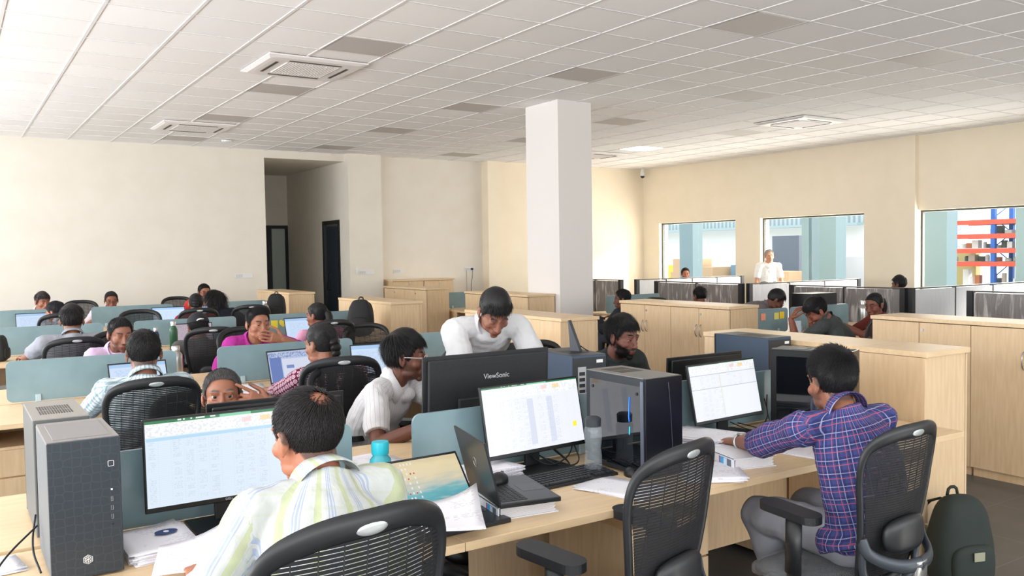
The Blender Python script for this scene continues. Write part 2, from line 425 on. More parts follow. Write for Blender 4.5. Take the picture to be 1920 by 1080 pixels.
cbox('sheet_stack', 'sheet', 'large white sheet leaning behind the teal column in the middle window', 20.5, 15.2, 0, .1, 1.5, 1.4, M_white)
for k, (x, y, z, a, b, c) in enumerate([(18, 19.2, 0, .9, .9, 1.0), (18, 19.2, 1.0, .8, .8, .38), (18, 18.3, 0, .8, .7, 1.15), (19.5, 21.6, 0, 1, 1.2, 1.1), (16.6, 14.55, 0, .5, .8, 1.1)]):
    cbox('carton', 'carton', ['brown carton at the bottom of the pair in the left window', 'brown carton on top of the pair in the left window', 'brown carton right of the stacked pair in the left window', 'brown carton far back at the left edge of the left window', 'brown carton beside the man in white in the middle window'][k], x, y, z, a, b, c, M_card, group='cartons in the hall')
cbox('parts_crate', 'crate', 'pale blue crate in the left window, right of the cartons', 18.4, 17.6, 0, .5, .4, 1.2, mat('crate_blue', (116, 150, 172), .5))
cbox('yellow_crate', 'crate', 'yellow crate low in the left window behind the head of a seated man', 18.5, 20.9, 0, .8, .9, 1.18, mat('crate_yellow', (206, 176, 56), .5))
# pallet racks behind the right window
M_or = mat('rack_orange', (226, 92, 66), .5); M_bl = mat('rack_blue', (52, 104, 184), .5)
def rack(x, y0, y1, label, zs=(.55, 1.22, 1.53, 1.87, 2.2), ups=None):
    t = thing('pallet_rack', label, 'rack', (x, y0, 0), 0, 'pallet racks in the hall')
    L = y1-y0
    for y in (ups or (0, L)):
        f = bmesh.new()
        for dx in (0, .8): box(f, dx-.05, dx+.05, y-.05, y+.05, 0, 2.75)
        z = .2
        while z < 2.4:
            tube(f, [(0, y, z), (.8, y, z+.35)], .012, 4); tube(f, [(.8, y, z+.35), (0, y, z+.7)], .012, 4); z += .7
        obj('upright', f, M_bl, t)
    for z in zs:
        for dx in (-.03, .83):
            obj('beam', bx(dx-.03, dx+.03, 0, L, z-.055, z+.055), M_or, t)
        obj('shelf_board', bx(0, .8, .03, L-.03, z+.03, z+.056), mat('shelf_grey', (190, 192, 190), .6), t)
    return t
rack(20, 10.2, 12.3, 'orange and blue pallet rack in the right window, nearer bay', ups=(.02, .36, 1.0))
rack(20, 7.9, 10.06, 'orange and blue pallet rack at the right edge of the right window')
rack(24.2, 15.2, 15.7, 'narrow blue and orange rack end seen at the left of the right window')
random.seed(3)
cc = [(214, 200, 180), (120, 124, 130), (232, 226, 214), (150, 120, 96), (60, 90, 140), (196, 120, 80), (90, 96, 90), (236, 236, 232)]
n_ = 0
for z in (.61, 1.28, 1.59, 1.93):
    y = 10.35 if z < 1.9 else 10.9
    while y < (12.2 if z < 1.9 else 11.3):
        s = random.uniform(.08, .2); h = random.uniform(.07, .2 if z > 1.2 else .5)
        c = cc[random.randrange(8)]
        if n_ % 3 == 0:
            bm = bmesh.new(); lathe(bm, [(0, 0), (s*.45, 0), (s*.45, h*.8), (s*.3, h), (0, h)], 12)
            o = obj('parts_drum', bm, mat('part%d' % (n_ % 8), c, .6), None, .6, (20.15+random.random()*.3, y+s/2, z)); tag(o, 'small drum stored on the orange pallet rack in the hall', 'drum', 'drums on the pallet rack')
        else:
            cbox('parts_box', 'box', 'small parts box stored on the orange pallet rack in the hall', 20.15+random.random()*.3, y+s/2, z, s, s*.9, h, mat('part%d' % (n_ % 8), c, .6), 0, 'parts boxes on the pallet rack')
        y += s+random.uniform(.0, .05); n_ += 1
# ------------------------------------------------------------------ storage cabinets
def handle(bm, x, y, z, h=.12):
    tube(bm, [(x, y, z-h/2), (x, y-.02, z-h/2+.02), (x, y-.026, z), (x, y-.02, z+h/2-.02), (x, y, z+h/2)], .0045, 6, smoothpts=1)
def cabinet(label, loc, rz, w_=.8, d=.4, h=1.075, doors=2, group=None):
    """front at local -y, from x 0 to w_, depth 0..d"""
    t = thing('storage_cabinet', label, 'cabinet', loc, rz, group)
    bm = bmesh.new(); box(bm, .002, w_-.002, .02, d, .06, h-.001); obj('body', bm, M_wood, t)
    obj('plinth', bx(.01, w_-.01, .03, d-.01, 0, .06), M_wood, t)
    n = doors; dw = w_/n
    for k in range(n):
        dr = obj('door', bx(k*dw+.003, (k+1)*dw-.003, 0, .0185, .065, h-.006), M_wood, t)
        right = k % 2 == 0
        hx = (k+1)*dw-.03 if right else k*dw+.03
        b = bmesh.new(); handle(b, hx, 0, h-.22); obj('handle', b, M_silver, dr, True)
        if not right:
            b = bmesh.new(); cyl(b, (hx-.005, 0, h-.06), (hx-.005, -.006, h-.06), .011); obj('lock', b, M_silver, dr)
    obj('door_gap', bx(.001, w_-.001, .0186, .0199, .062, h-.002), M_gap, t)
    return t
def cab_run(x0, x1, y0, n, unit, face, ztop, labs, toplab, flat=False):
    """run along Y; face '+x' or '-x' is the side with the doors"""
    d = x1-x0
    for k in range(n):
        if face == '-x':   # local x -> -Y ; local -y -> -X
            cabinet(labs[k], (x0+.01, y0+(k+1)*unit, 0), -PI/2, unit, d-.012, ztop-.028)
        else:
            cabinet(labs[k], (x1-.01, y0+k*unit, 0), PI/2, unit, d-.012, ztop-.028)
    bm = bmesh.new(); L = n*unit
    box(bm, x0, x1, y0-.01, y0+L+.01, ztop-.027, ztop, bev=.002)
    tag(obj('cabinet_top', bm, M_woodh), toplab, 'countertop')
cab_run(3.97, 4.36, 2.57, 2, .78, '+x', 1.1, ['maple storage cabinet nearest the camera, end panel beside the backpack on the floor', 'maple storage cabinet behind the man in the plaid shirt, second of the nearest run'], 'long maple top of the nearest cabinet run, behind the man in plaid')
cab_run(3.95, 4.33, 5.72, 2, .78, '+x', 1.1, ['maple cabinet in front of the white column, nearer half', 'maple cabinet in front of the white column, farther half'], 'maple top of the cabinets just left of the white column')
cab_run(3.95, 4.33, 8.96, 2, .78, '+x', 1.1, ['maple cabinet with a black backpack leaning near it, nearer half', 'maple cabinet with a black backpack leaning near it, farther half'], 'maple top of the cabinets behind the empty mesh chair')
cab_run(3.95, 4.33, 12.45, 2, .78, '+x', 1.1, ['maple cabinet by the corridor doorway, nearer half', 'maple cabinet by the corridor doorway, farther half'], 'maple top of the cabinets by the corridor doorway')
cab_run(5.9, 6.3, 2.66, 2, .81, '-x', 1.1, ['maple cabinet at the right edge of the picture, its door with a long bow handle', 'maple two door cabinet at the right, with a round lock, behind the nearest cabinet run'], 'maple top of the cabinet run at the right edge')
cab_run(5.9, 6.3, 5.82, 2, .8, '-x', 1.1, ['maple two door cabinet at the right end of the run right of the column', 'maple two door cabinet at the left end of the run right of the column'], 'maple top of the four door cabinet run right of the column')
cab_run(5.7, 6.1, 9.35-.4, 2, .78, '-x', 1.115, ['maple cabinet directly behind the white column', 'maple cabinet behind the head of the standing man, left of the column'], 'maple top of the cabinets behind the column')
cab_run(5.95, 6.35, 12.2, 2, .78, '-x', 1.1, ['maple cabinet with doors in front of the back wall cabinets, nearer half', 'maple cabinet with doors in front of the back wall cabinets, farther half'], 'maple top of the cabinets in front of the back wall run')
cabinet('low maple cabinet against the recessed back wall, left one', (6.8, 15.28, 0), 0, .62, .36, 1.12, 2)
cabinet('low maple cabinet against the recessed back wall, right one', (7.43, 15.28, 0), 0, .62, .36, 1.12, 2)
tag(obj('cabinet_top', bx(6.78, 8.07, 15.26, 15.65, 1.121, 1.15), M_woodh), 'maple top of the cabinets against the back wall', 'countertop')

# ------------------------------------------------------------------ desks
def pedestal_parts(t, x0, yf, side):
    """three drawer pedestal, front plane at yf, body reaching away from the user"""
    y0, y1 = sorted((yf, yf+side*.5))
    q = obj('pedestal', bx(x0, x0+.4, y0, y1, .03, .6), M_wood, t)
    z = .045
    for h in (.24, .15, .15):
        a, b_ = sorted((yf, yf-side*.018))
        dr = obj('drawer', bx(x0+.004, x0+.396, a, b_, z, z+h-.006), M_wood, q)
        f = bmesh.new(); yy = yf-side*.018
        tube(f, [(x0+.14, yy, z+h*.55), (x0+.15, yy-side*.024, z+h*.55), (x0+.25, yy-side*.024, z+h*.55), (x0+.26, yy, z+h*.55)], .005, 6)
        obj('handle', f, M_silver, q); z += h+.003
    f = bmesh.new(); cyl(f, (x0+.2, yf-side*.018, .53), (x0+.2, yf-side*.026, .53), .012); obj('lock', f, M_silver, q)
def desk(x0, x1, yc, side, label, ped=None, group=None):
    """worktop from the centre line yc towards side (-1 = towards the camera)"""
    t = thing('desk', label, 'desk', ((x0+x1)/2, yc+side*.4, 0), 0, group)
    ox, oy = (x0+x1)/2, yc+side*.4
    def L(a, b, c, d, e, f, **k):
        c, d = sorted((c, d)); return bx(a-ox, b-ox, c-oy, d-oy, e, f, **k)
    y1 = yc+side*.745
    obj('worktop', L(x0+.001, x1-.001, yc+side*.02, y1, .722, .75, bev=.002), M_woodh, t)
    if not (yc == 3.08 and side < 0 and x0 > 1): obj('end_panel', L(x0+.02, x0+.045, yc+side*.04, y1-side*.34, 0, .721), M_wood, t)
    if not (yc == 3.08 and side < 0 and x1 < 3.0): obj('end_panel', L(x1-.045, x1-.02, yc+side*.04, y1-side*.34, 0, .721), M_wood, t)
    if yc == 3.08 and side < 0 and x0 > 1: obj('leg', L(x0+.01, x0+.05, yc-.12, yc-.08, 0, .721), M_dkgrey, t)
    obj('modesty_panel', L(x0+.046, x1-.046, yc+side*.05, yc+side*.068, (.5 if ped is None or x1-x0 < 1.21 else .2), .721), M_wood, t)
    if ped is not None:
        bm_t = bpy.data.objects.new('tmp', None)
        y_ = y1-side*.16-oy
        pedestal_parts(t, ped-ox, y_, -side)
    return t
PC = [3.08, 6.24, 9.36, 12.5]
rows = {0: 'first', 1: 'second', 2: 'third', 3: 'fourth'}
who = {(0, -1): 'on the near side of the first desk row', (0, 1): 'on the far side of the first desk row', (1, -1): 'on the near side of the second desk row', (1, 1): 'on the far side of the second desk row',
       (2, -1): 'on the near side of the third desk row', (2, 1): 'on the far side of the third desk row', (3, -1): 'on the near side of the fourth desk row', (3, 1): 'on the far side of the fourth desk row'}
for c in range(4):
    xs = [.055, 1.255, 2.46, 3.93] if c == 0 else [.16, 1.36, 2.56, 3.9]
    xs = [xs[0]-1.2]+xs
    nm = ['leftmost', 'second from the left', 'third from the left', 'at the cabinet end']
    for k in range(4):
        for s in (-1, 1):
            if c == 1 and k == 0 and s == 1 or (k == 0 and c == 3): continue
            ped = xs[k+1]-.47 if not (c == 1 and k == 1 and s == -1) else xs[k]+.02
            if c == 0 and s == -1: ped = [-.5, .1, 2.0, 3.46][k]
            desk(xs[k], xs[k+1], PC[c], s, 'maple desk %s, %s' % (who[(c, s)], nm[k]), ped)
def divider(xc, y, label, w_=.955, z1=1.0, rz=0):
    t = thing('desk_divider', label, 'divider', (xc, y, .75), rz, 'teal glass desk dividers')
    bm = bmesh.new(); prism(bm, rrect(-w_/2, w_/2, .01, z1-.75+.01, .035), -.006, .006, 'y'); obj('glass_panel', bm, M_glassp, t)
    for s in (-1, 1):
        b = bmesh.new(); box(b, s*w_*.33-.015, s*w_*.33+.015, -.016, .016, 0, .05, bev=.003); obj('clamp', b, mat('clamp_blue_grey', (176, 196, 204), .4), t)
divider(.715, 3.08, 'teal glass divider behind the left foreground monitor')
divider(1.912, 3.08, 'teal glass divider behind the middle foreground monitor')
divider(3.115, 3.08, 'teal glass divider behind the right foreground monitor')
divider(.749, 6.24, 'large teal glass divider left of the man in the chair, second desk row')
divider(1.963, 6.24, 'teal glass divider in front of the man in magenta')
divider(3.18, 6.24, 'teal glass divider left of the standing man in white, second row')
divider(.725, 9.36, 'teal glass divider behind the man in grey, third row')
divider(1.945, 9.36, 'teal glass divider behind the capped person, third row')
divider(3.185, 9.36, 'teal glass divider with yellow and pink notes on it')
divider(.745, 12.5, 'teal glass divider in front of the far left man, fourth row')
divider(1.957, 12.5, 'teal glass divider in front of the far man with glasses, fourth row')
divider(3.18, 12.5, 'teal glass divider behind the two women, fourth row')
# right island
for k, (yc, s, x0, lab) in enumerate([(12.5, -1, 6.4, 'maple desk left of the column beyond the cabinets'), (12.5, 1, 6.4, 'maple desk far beyond the column'), (9.6, -1, 6.64, 'maple desk right of the column by the black bag'), (9.6, -1, 7.6, 'maple desk with the teal divider beyond the right cabinets'), (9.6, 1, 7.6, 'maple desk behind that teal divider, right side'),
                     (6.3, -1, 6.4, 'maple desk behind the right foreground tower computers'), (6.3, 1, 6.4, 'maple desk of the bending man with coloured notes'), (6.3, -1, 7.6, 'maple desk with the steel flask in the right group'), (6.3, 1, 7.6, 'maple desk in front of the dark cubicle screens')]):
    desk(x0, x0+(1.2 if x0 != 6.64 else .95), yc, s, lab, x0+.7 if s < 0 else None)
divider(6.83, 12.5, 'teal glass divider in the gap left of the column', .82)
divider(8.0, 9.75, 'teal glass divider above the right cabinet run', .975)
divider(6.82, 6.3, 'teal glass divider with orange and yellow notes at the right', .88)
divider(7.78, 6.3, 'teal glass divider beside the man resting on his arm', .96)

# ------------------------------------------------------------------ cubicle screens wrapped in film
M_film = mat('film_wrapped_grey_screen', (132, 126, 124), .3, coat=.2)
M_film_sheen = mat('film_wrapped_screen_sheen', (222, 222, 226), .3, coat=.2)  # same film, window reflection put into the base colour as a paler tone
for m_, c2, sc in ((M_film, (204, 198, 194), 3.2), (M_film_sheen, (222, 222, 226), 2.6)):
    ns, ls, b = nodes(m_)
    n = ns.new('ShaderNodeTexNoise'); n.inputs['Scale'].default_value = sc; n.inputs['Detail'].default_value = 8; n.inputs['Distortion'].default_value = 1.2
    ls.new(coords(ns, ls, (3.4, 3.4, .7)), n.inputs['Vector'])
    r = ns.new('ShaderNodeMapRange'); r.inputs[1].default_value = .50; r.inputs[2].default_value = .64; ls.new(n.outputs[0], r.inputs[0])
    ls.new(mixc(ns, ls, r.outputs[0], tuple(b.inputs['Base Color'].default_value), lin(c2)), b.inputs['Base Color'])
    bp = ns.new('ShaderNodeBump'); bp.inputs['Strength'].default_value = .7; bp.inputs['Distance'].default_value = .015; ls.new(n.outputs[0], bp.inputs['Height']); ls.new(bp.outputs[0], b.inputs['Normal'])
M_post = mat('cubicle_post_black', (26, 26, 30), .45); M_postb = mat('cubicle_post_slate', (92, 108, 116), .4)
SZ = 1.12
def screens(axis, fixed, a0, a1, n, label, m_, posts=(1, 1)):
    t = thing('cubicle_screen', label, 'partition', (fixed, a0, 0) if axis == 'y' else (a0, fixed, 0))
    L = a1-a0; wd = L/n
    def B(p, q, th, z0, z1):
        return bx(-th, th, p, q, z0, z1) if axis == 'y' else bx(p, q, -th, th, z0, z1)
    for k in range(n): obj('panel', B(k*wd+.012, (k+1)*wd-.012, .02, .08, SZ-.02), m_, t)
    for k in range(1, n): obj('mullion', B(k*wd-.0115, k*wd+.0115, .024, 0, SZ-.012), M_post, t)
    obj('top_rail', B(0, L, .026, SZ-.0115, SZ+.004), mat('rail_dark', (70, 72, 72), .4), t)
    obj('base_rail', B(0, L, .026, 0, .079), M_post, t)
    if posts[0]: obj('end_post', B(-.07, -.001, .035, 0, SZ+.004), M_post, t)
    if posts[1]: obj('end_post', B(L+.001, L+.07, .035, 0, SZ+.004), M_post, t)
XJ = 9.78
screens('y', XJ, 6.66, 8.36, 2, 'dark marbled cubicle screen behind the woman and the steel flask', M_film)
screens('y', XJ-.05, 9.36, 11.2, 2, 'dark marbled cubicle screen above the right cabinet run', M_film)
screens('y', XJ, 12.3, 14.4, 3, 'dark marbled cubicle screen beside the column', M_film)
screens('y', XJ-.15, 3.6, 5.62, 2, 'dark marbled cubicle screen at the right edge', M_film)
screens('x', 6.55, XJ+.08, 12.55, 3, 'film wrapped cubicle screen painted pale for sheen, right of the woman, under the right window', M_film_sheen)
screens('x', 9.25, XJ+.08, 12.35, 3, 'film wrapped cubicle screen painted pale for sheen, in front of the man in white', M_film_sheen)
screens('x', 12.2, XJ+.35, 12.7, 4, 'film wrapped cubicle screen painted pale for sheen, nearest the corner', M_film_sheen)

# ------------------------------------------------------------------ screens with content
def screen_mat(name, w_, h_, kind, strength=.95):
    m = mat(name, (10, 10, 10), .25); ns, ls, b = nodes(m)
    tc = ns.new('ShaderNodeTexCoord'); s = ns.new('ShaderNodeSeparateXYZ'); ls.new(tc.outputs['Object'], s.inputs[0])
    U = math_n(ns, ls, 'ADD', math_n(ns, ls, 'DIVIDE', s.outputs[0], w_), .5); V = math_n(ns, ls, 'ADD', math_n(ns, ls, 'DIVIDE', s.outputs[2], h_), .5)
    def band(v, a, c): return math_n(ns, ls, 'MULTIPLY', math_n(ns, ls, 'GREATER_THAN', v, a), math_n(ns, ls, 'LESS_THAN', v, c))
    def cell(nu, nv, thr, off=0):
        cb = ns.new('ShaderNodeCombineXYZ'); ls.new(math_n(ns, ls, 'FLOOR', math_n(ns, ls, 'MULTIPLY', U, nu)), cb.inputs[0]); ls.new(math_n(ns, ls, 'FLOOR', math_n(ns, ls, 'MULTIPLY', V, nv)), cb.inputs[1]); cb.inputs[2].default_value = off
        wn = ns.new('ShaderNodeTexWhiteNoise'); ls.new(cb.outputs[0], wn.inputs['Vector']); return math_n(ns, ls, 'GREATER_THAN', wn.outputs['Value'], thr)
    def fr(v, n, a, c): return band(math_n(ns, ls, 'FRACT', math_n(ns, ls, 'MULTIPLY', v, n)), a, c)
    mul = lambda *x: x[0] if len(x) == 1 else math_n(ns, ls, 'MULTIPLY', x[0], mul(*x[1:]))
    if kind.startswith('sheet'):
        col = {'sheet': (240, 243, 250), 'sheetb': (222, 236, 250), 'sheetg': (214, 226, 246), 'doc': (200, 216, 246), 'pink': (226, 206, 220)}.get(kind, (238, 241, 248))
        out = lin(col)
        nc = 19 if 'w' in kind else 13; a0 = .02; a1 = {'sheet': .98}.get(kind, .86)
        colm = cell(nc, 1, .35, 3)
        tx = mul(cell(190, 46, .42, 1), cell(nc, 46, .25, 2), colm, fr(V, 46, .25, .8), fr(U, nc, .15, .8), band(V, .08, .78), band(U, a0, a1))
        out = mixc(ns, ls, mul(tx, .16), out, lin((96, 112, 140)))
        gl = math_n(ns, ls, 'MAXIMUM', fr(V, 46, 0, .1), fr(U, nc, 0, .02))
        out = mixc(ns, ls, mul(gl, band(V, .06, .8), .22), out, lin((150, 165, 190)))
        if kind == 'sheetcol':
            out = mixc(ns, ls, mul(math_n(ns, ls, 'MAXIMUM', band(U, .44, .50), band(U, .64, .70)), band(V, .12, .76), .55), out, lin((196, 204, 228)))
            out = mixc(ns, ls, mul(band(U, .885, .925), band(V, .28, .35)), out, lin((250, 240, 60)))
        if kind == 'sheetdiv':
            out = mixc(ns, ls, mul(band(V, .565, .575), .6), out, lin((130, 140, 150))); out = mixc(ns, ls, mul(band(V, .79, .80), .6), out, lin((130, 140, 150)))
            out = mixc(ns, ls, mul(band(U, .43, .445), band(V, .1, .79), .6), out, lin((222, 220, 190)))
            out = mixc(ns, ls, mul(band(U, .47, 1), band(V, .1, .56)), out, lin(col))
        if kind == 'sheetb':
            out = mixc(ns, ls, mul(band(V, .765, .80), band(U, .01, .8), .8), out, lin((170, 214, 240)))
        rib = mul(band(V, .81, .95), cell(96, 62, .72, 5), .28)
        out = mixc(ns, ls, band(V, .81, .955), out, lin((244, 246, 248)))
        out = mixc(ns, ls, rib, out, lin((180, 190, 196)))
        out = mixc(ns, ls, mul(band(V, .87, .925), band(U, .60, .66), .6), out, lin((246, 190, 190)))
        out = mixc(ns, ls, mul(band(V, .87, .925), band(U, .72, .79), .7), out, lin((250, 206, 120)))
        out = mixc(ns, ls, band(V, .955, 1.1), out, lin((24, 122, 72)))
        out = mixc(ns, ls, mul(band(V, .955, 1.1), band(U, .46, .66)), out, lin((128, 206, 168)))
        out = mixc(ns, ls, mul(band(V, .968, .985), cell(90, 1, .6, 8), band(U, .2, .44)), out, lin((220, 240, 230)))
        out = mixc(ns, ls, mul(band(V, -.1, .045)), out, lin((232, 238, 246)))
        out = mixc(ns, ls, mul(band(V, .012, .034), cell(44, 1, .45, 9), fr(U, 44, .25, .75), band(U, .36, .66)), out, lin((52, 120, 196)))
    elif kind == 'desktop':
        n = ns.new('ShaderNodeTexNoise'); n.inputs['Scale'].default_value = 3; mp = ns.new('ShaderNodeMapping'); mp.inputs['Scale'].default_value = (4, 1, 22); mp.inputs['Rotation'].default_value = (0, .12, 0)
        ls.new(tc.outputs['Object'], mp.inputs[0]); ls.new(mp.outputs[0], n.inputs['Vector'])
        v2 = math_n(ns, ls, 'ADD', V, math_n(ns, ls, 'MULTIPLY', math_n(ns, ls, 'SUBTRACT', n.outputs[0], .5), .35))
        cr = ns.new('ShaderNodeValToRGB'); ls.new(v2, cr.inputs[0]); e = cr.color_ramp.elements
        e[0].position = 0; e[0].color = (*lin((206, 206, 196)), 1); e[1].position = 1; e[1].color = (*lin((224, 206, 166)), 1)
        for p, c in ((.16, (198, 206, 204)), (.24, (96, 176, 188)), (.36, (120, 190, 196)), (.46, (196, 206, 196)), (.62, (236, 222, 186)), (.8, (244, 226, 182))):
            q = e.new(p); q.color = (*lin(c), 1)
        out = cr.outputs[0]
        ic = mul(cell(26, 12, .35, 4), fr(U, 26, .3, .7), fr(V, 12, .35, .8), band(U, .04, .46), band(V, .12, .97))
        out = mixc(ns, ls, mul(ic, .85), out, lin((250, 250, 250)))
        ic2 = mul(cell(26, 12, .86, 6), fr(U, 26, .3, .7), fr(V, 12, .35, .7), band(U, .04, .46), band(V, .12, .97))
        out = mixc(ns, ls, ic2, out, lin((206, 70, 60)))
    elif kind == 'doc':
        out = lin((190, 206, 240))
        out = mixc(ns, ls, mul(band(U, .26, 1), band(V, 0, .74)), out, lin((224, 230, 250)))
        out = mixc(ns, ls, mul(band(U, 0, .24), band(V, 0, .8)), out, lin((106, 130, 196)))
        out = mixc(ns, ls, mul(cell(70, 30, .6, 1), band(V, .78, .94), .6), out, lin((90, 110, 170)))
        out = mixc(ns, ls, mul(band(U, .34, .5), band(V, .44, .54)), out, lin((120, 146, 206)))
        out = mixc(ns, ls, mul(band(V, 0, .05)), out, lin((140, 160, 210)))
    elif kind == 'pink':
        out = mixc(ns, ls, mul(cell(40, 30, .6, 1), .3), lin((206, 190, 204)), lin((150, 140, 160)))
    else:
        out = mixc(ns, ls, mul(cell(60, 34, .55, 1), fr(V, 34, .3, .75), band(V, .1, .8), band(U, .08, .9), .35), lin((206, 226, 252)), lin((120, 150, 200)))
        out = mixc(ns, ls, band(V, .86, 1.1), out, lin((170, 204, 242)))
    ls.new(out, b.inputs['Emission Color']) if not isinstance(out, tuple) else None
    b.inputs['Emission Strength'].default_value = strength
    b.inputs['Base Color'].default_value = (.02, .02, .02, 1)
    return m
M_led = mat('standby_led', (230, 240, 255), .4, emit=1.5)
def monitor(label, loc, rz, tilt, w_, h_, zb, smat, back=False, brand=None, ring=False, backtext=None, base=(.24, .19)):
    """screen faces local -y; zb: bottom height over the desk"""
    t = thing('computer_monitor', label, 'monitor', loc, rz)
    T = Matrix.Translation((0, 0, zb)) @ Matrix.Rotation(-tilt, 4, 'X')
    bm = bmesh.new(); box(bm, -w_/2, w_/2, 0, .012, 0, h_, bev=.003); box(bm, -w_*.47, w_*.47, .012, .032, .02, h_*.96, bev=.006); box(bm, -w_*.26, w_*.26, .032, .05, .04, h_*.5, bev=.008)
    if backtext:
        box(bm, -w_*.32, w_*.32, .0318, .0335, h_*.86, h_*.868)
    H = obj('housing', bm, M_bezel if not backtext else M_blackm, t); H.matrix_local = T
    if smat:
        s = obj('screen', bx(-w_/2+.007, w_/2-.007, -.0012, 0, -h_/2+.0165, h_/2-.0075), smat, H); s.location = (0, 0, h_/2+0)
    if brand: text_obj('maker_mark', brand, .011, mat('mark_grey', (170, 172, 176), .4), H, (0, -.0008, .0085), (PI/2, 0, 0))
    if ring:
        f = bmesh.new(); 
        tube(f, [(.02*math.cos(a*PI/12), 0, .02*math.sin(a*PI/12)) for a in range(25)], .0012, 5); o = obj('ring_mark', f, M_silver, H); o.location = (0.02, .0505, h_*.66)
    if backtext: text_obj('lettering', backtext, .031, mat('mark_pale', (196, 200, 202), .4), H, (-.03, .0328, h_*.72), (PI/2, 0, PI))
    f = bmesh.new(); box(f, -.035, .035, .045, .062, .01, zb+h_*.5, bev=.004); obj('neck', f, M_black, t)
    f = bmesh.new(); prism(f, rrect(-base[0]/2, base[0]/2, -base[1]*.45, base[1]*.55, .012), 0, .012, 'z'); obj('base', f, M_black, t)
    return t
S1 = screen_mat('screen_sheet_blue', .49, .285, 'sheetb'); S2 = screen_mat('screen_sheet_columns', .49, .285, 'sheetcol', 1.0); S3 = screen_mat('screen_sheet_split', .49, .285, 'sheetdiv', .95)
monitor('black monitor showing a pale spreadsheet, left foreground', (.728, 2.955, .75), 0, math.radians(3), .50, .292, .078, S1, brand='DELL')
monitor('black monitor showing a spreadsheet with shaded columns, centre foreground', (1.925, 2.945, .75), math.radians(4), math.radians(12), .49, .285, .072, S2)
monitor('black monitor showing a spreadsheet in front of the man in plaid', (3.0, 2.945, .75), math.radians(3.7), math.radians(12), .47, .278, .074, S3)
monitor('large black monitor seen from behind with pale lettering', (1.93, 3.38, .75), PI, math.radians(3), .63, .365, .075, None, backtext='ViewSonic')
monitor('black monitor seen from behind in front of the frowning man', (1.02, 3.40, .75), PI, math.radians(3), .52, .30, .035, None, ring=True)
monitor('black monitor seen from behind, right of the glass sided tower computer', (3.24, 3.38, .75), PI, math.radians(2), .53, .30, .03, None)

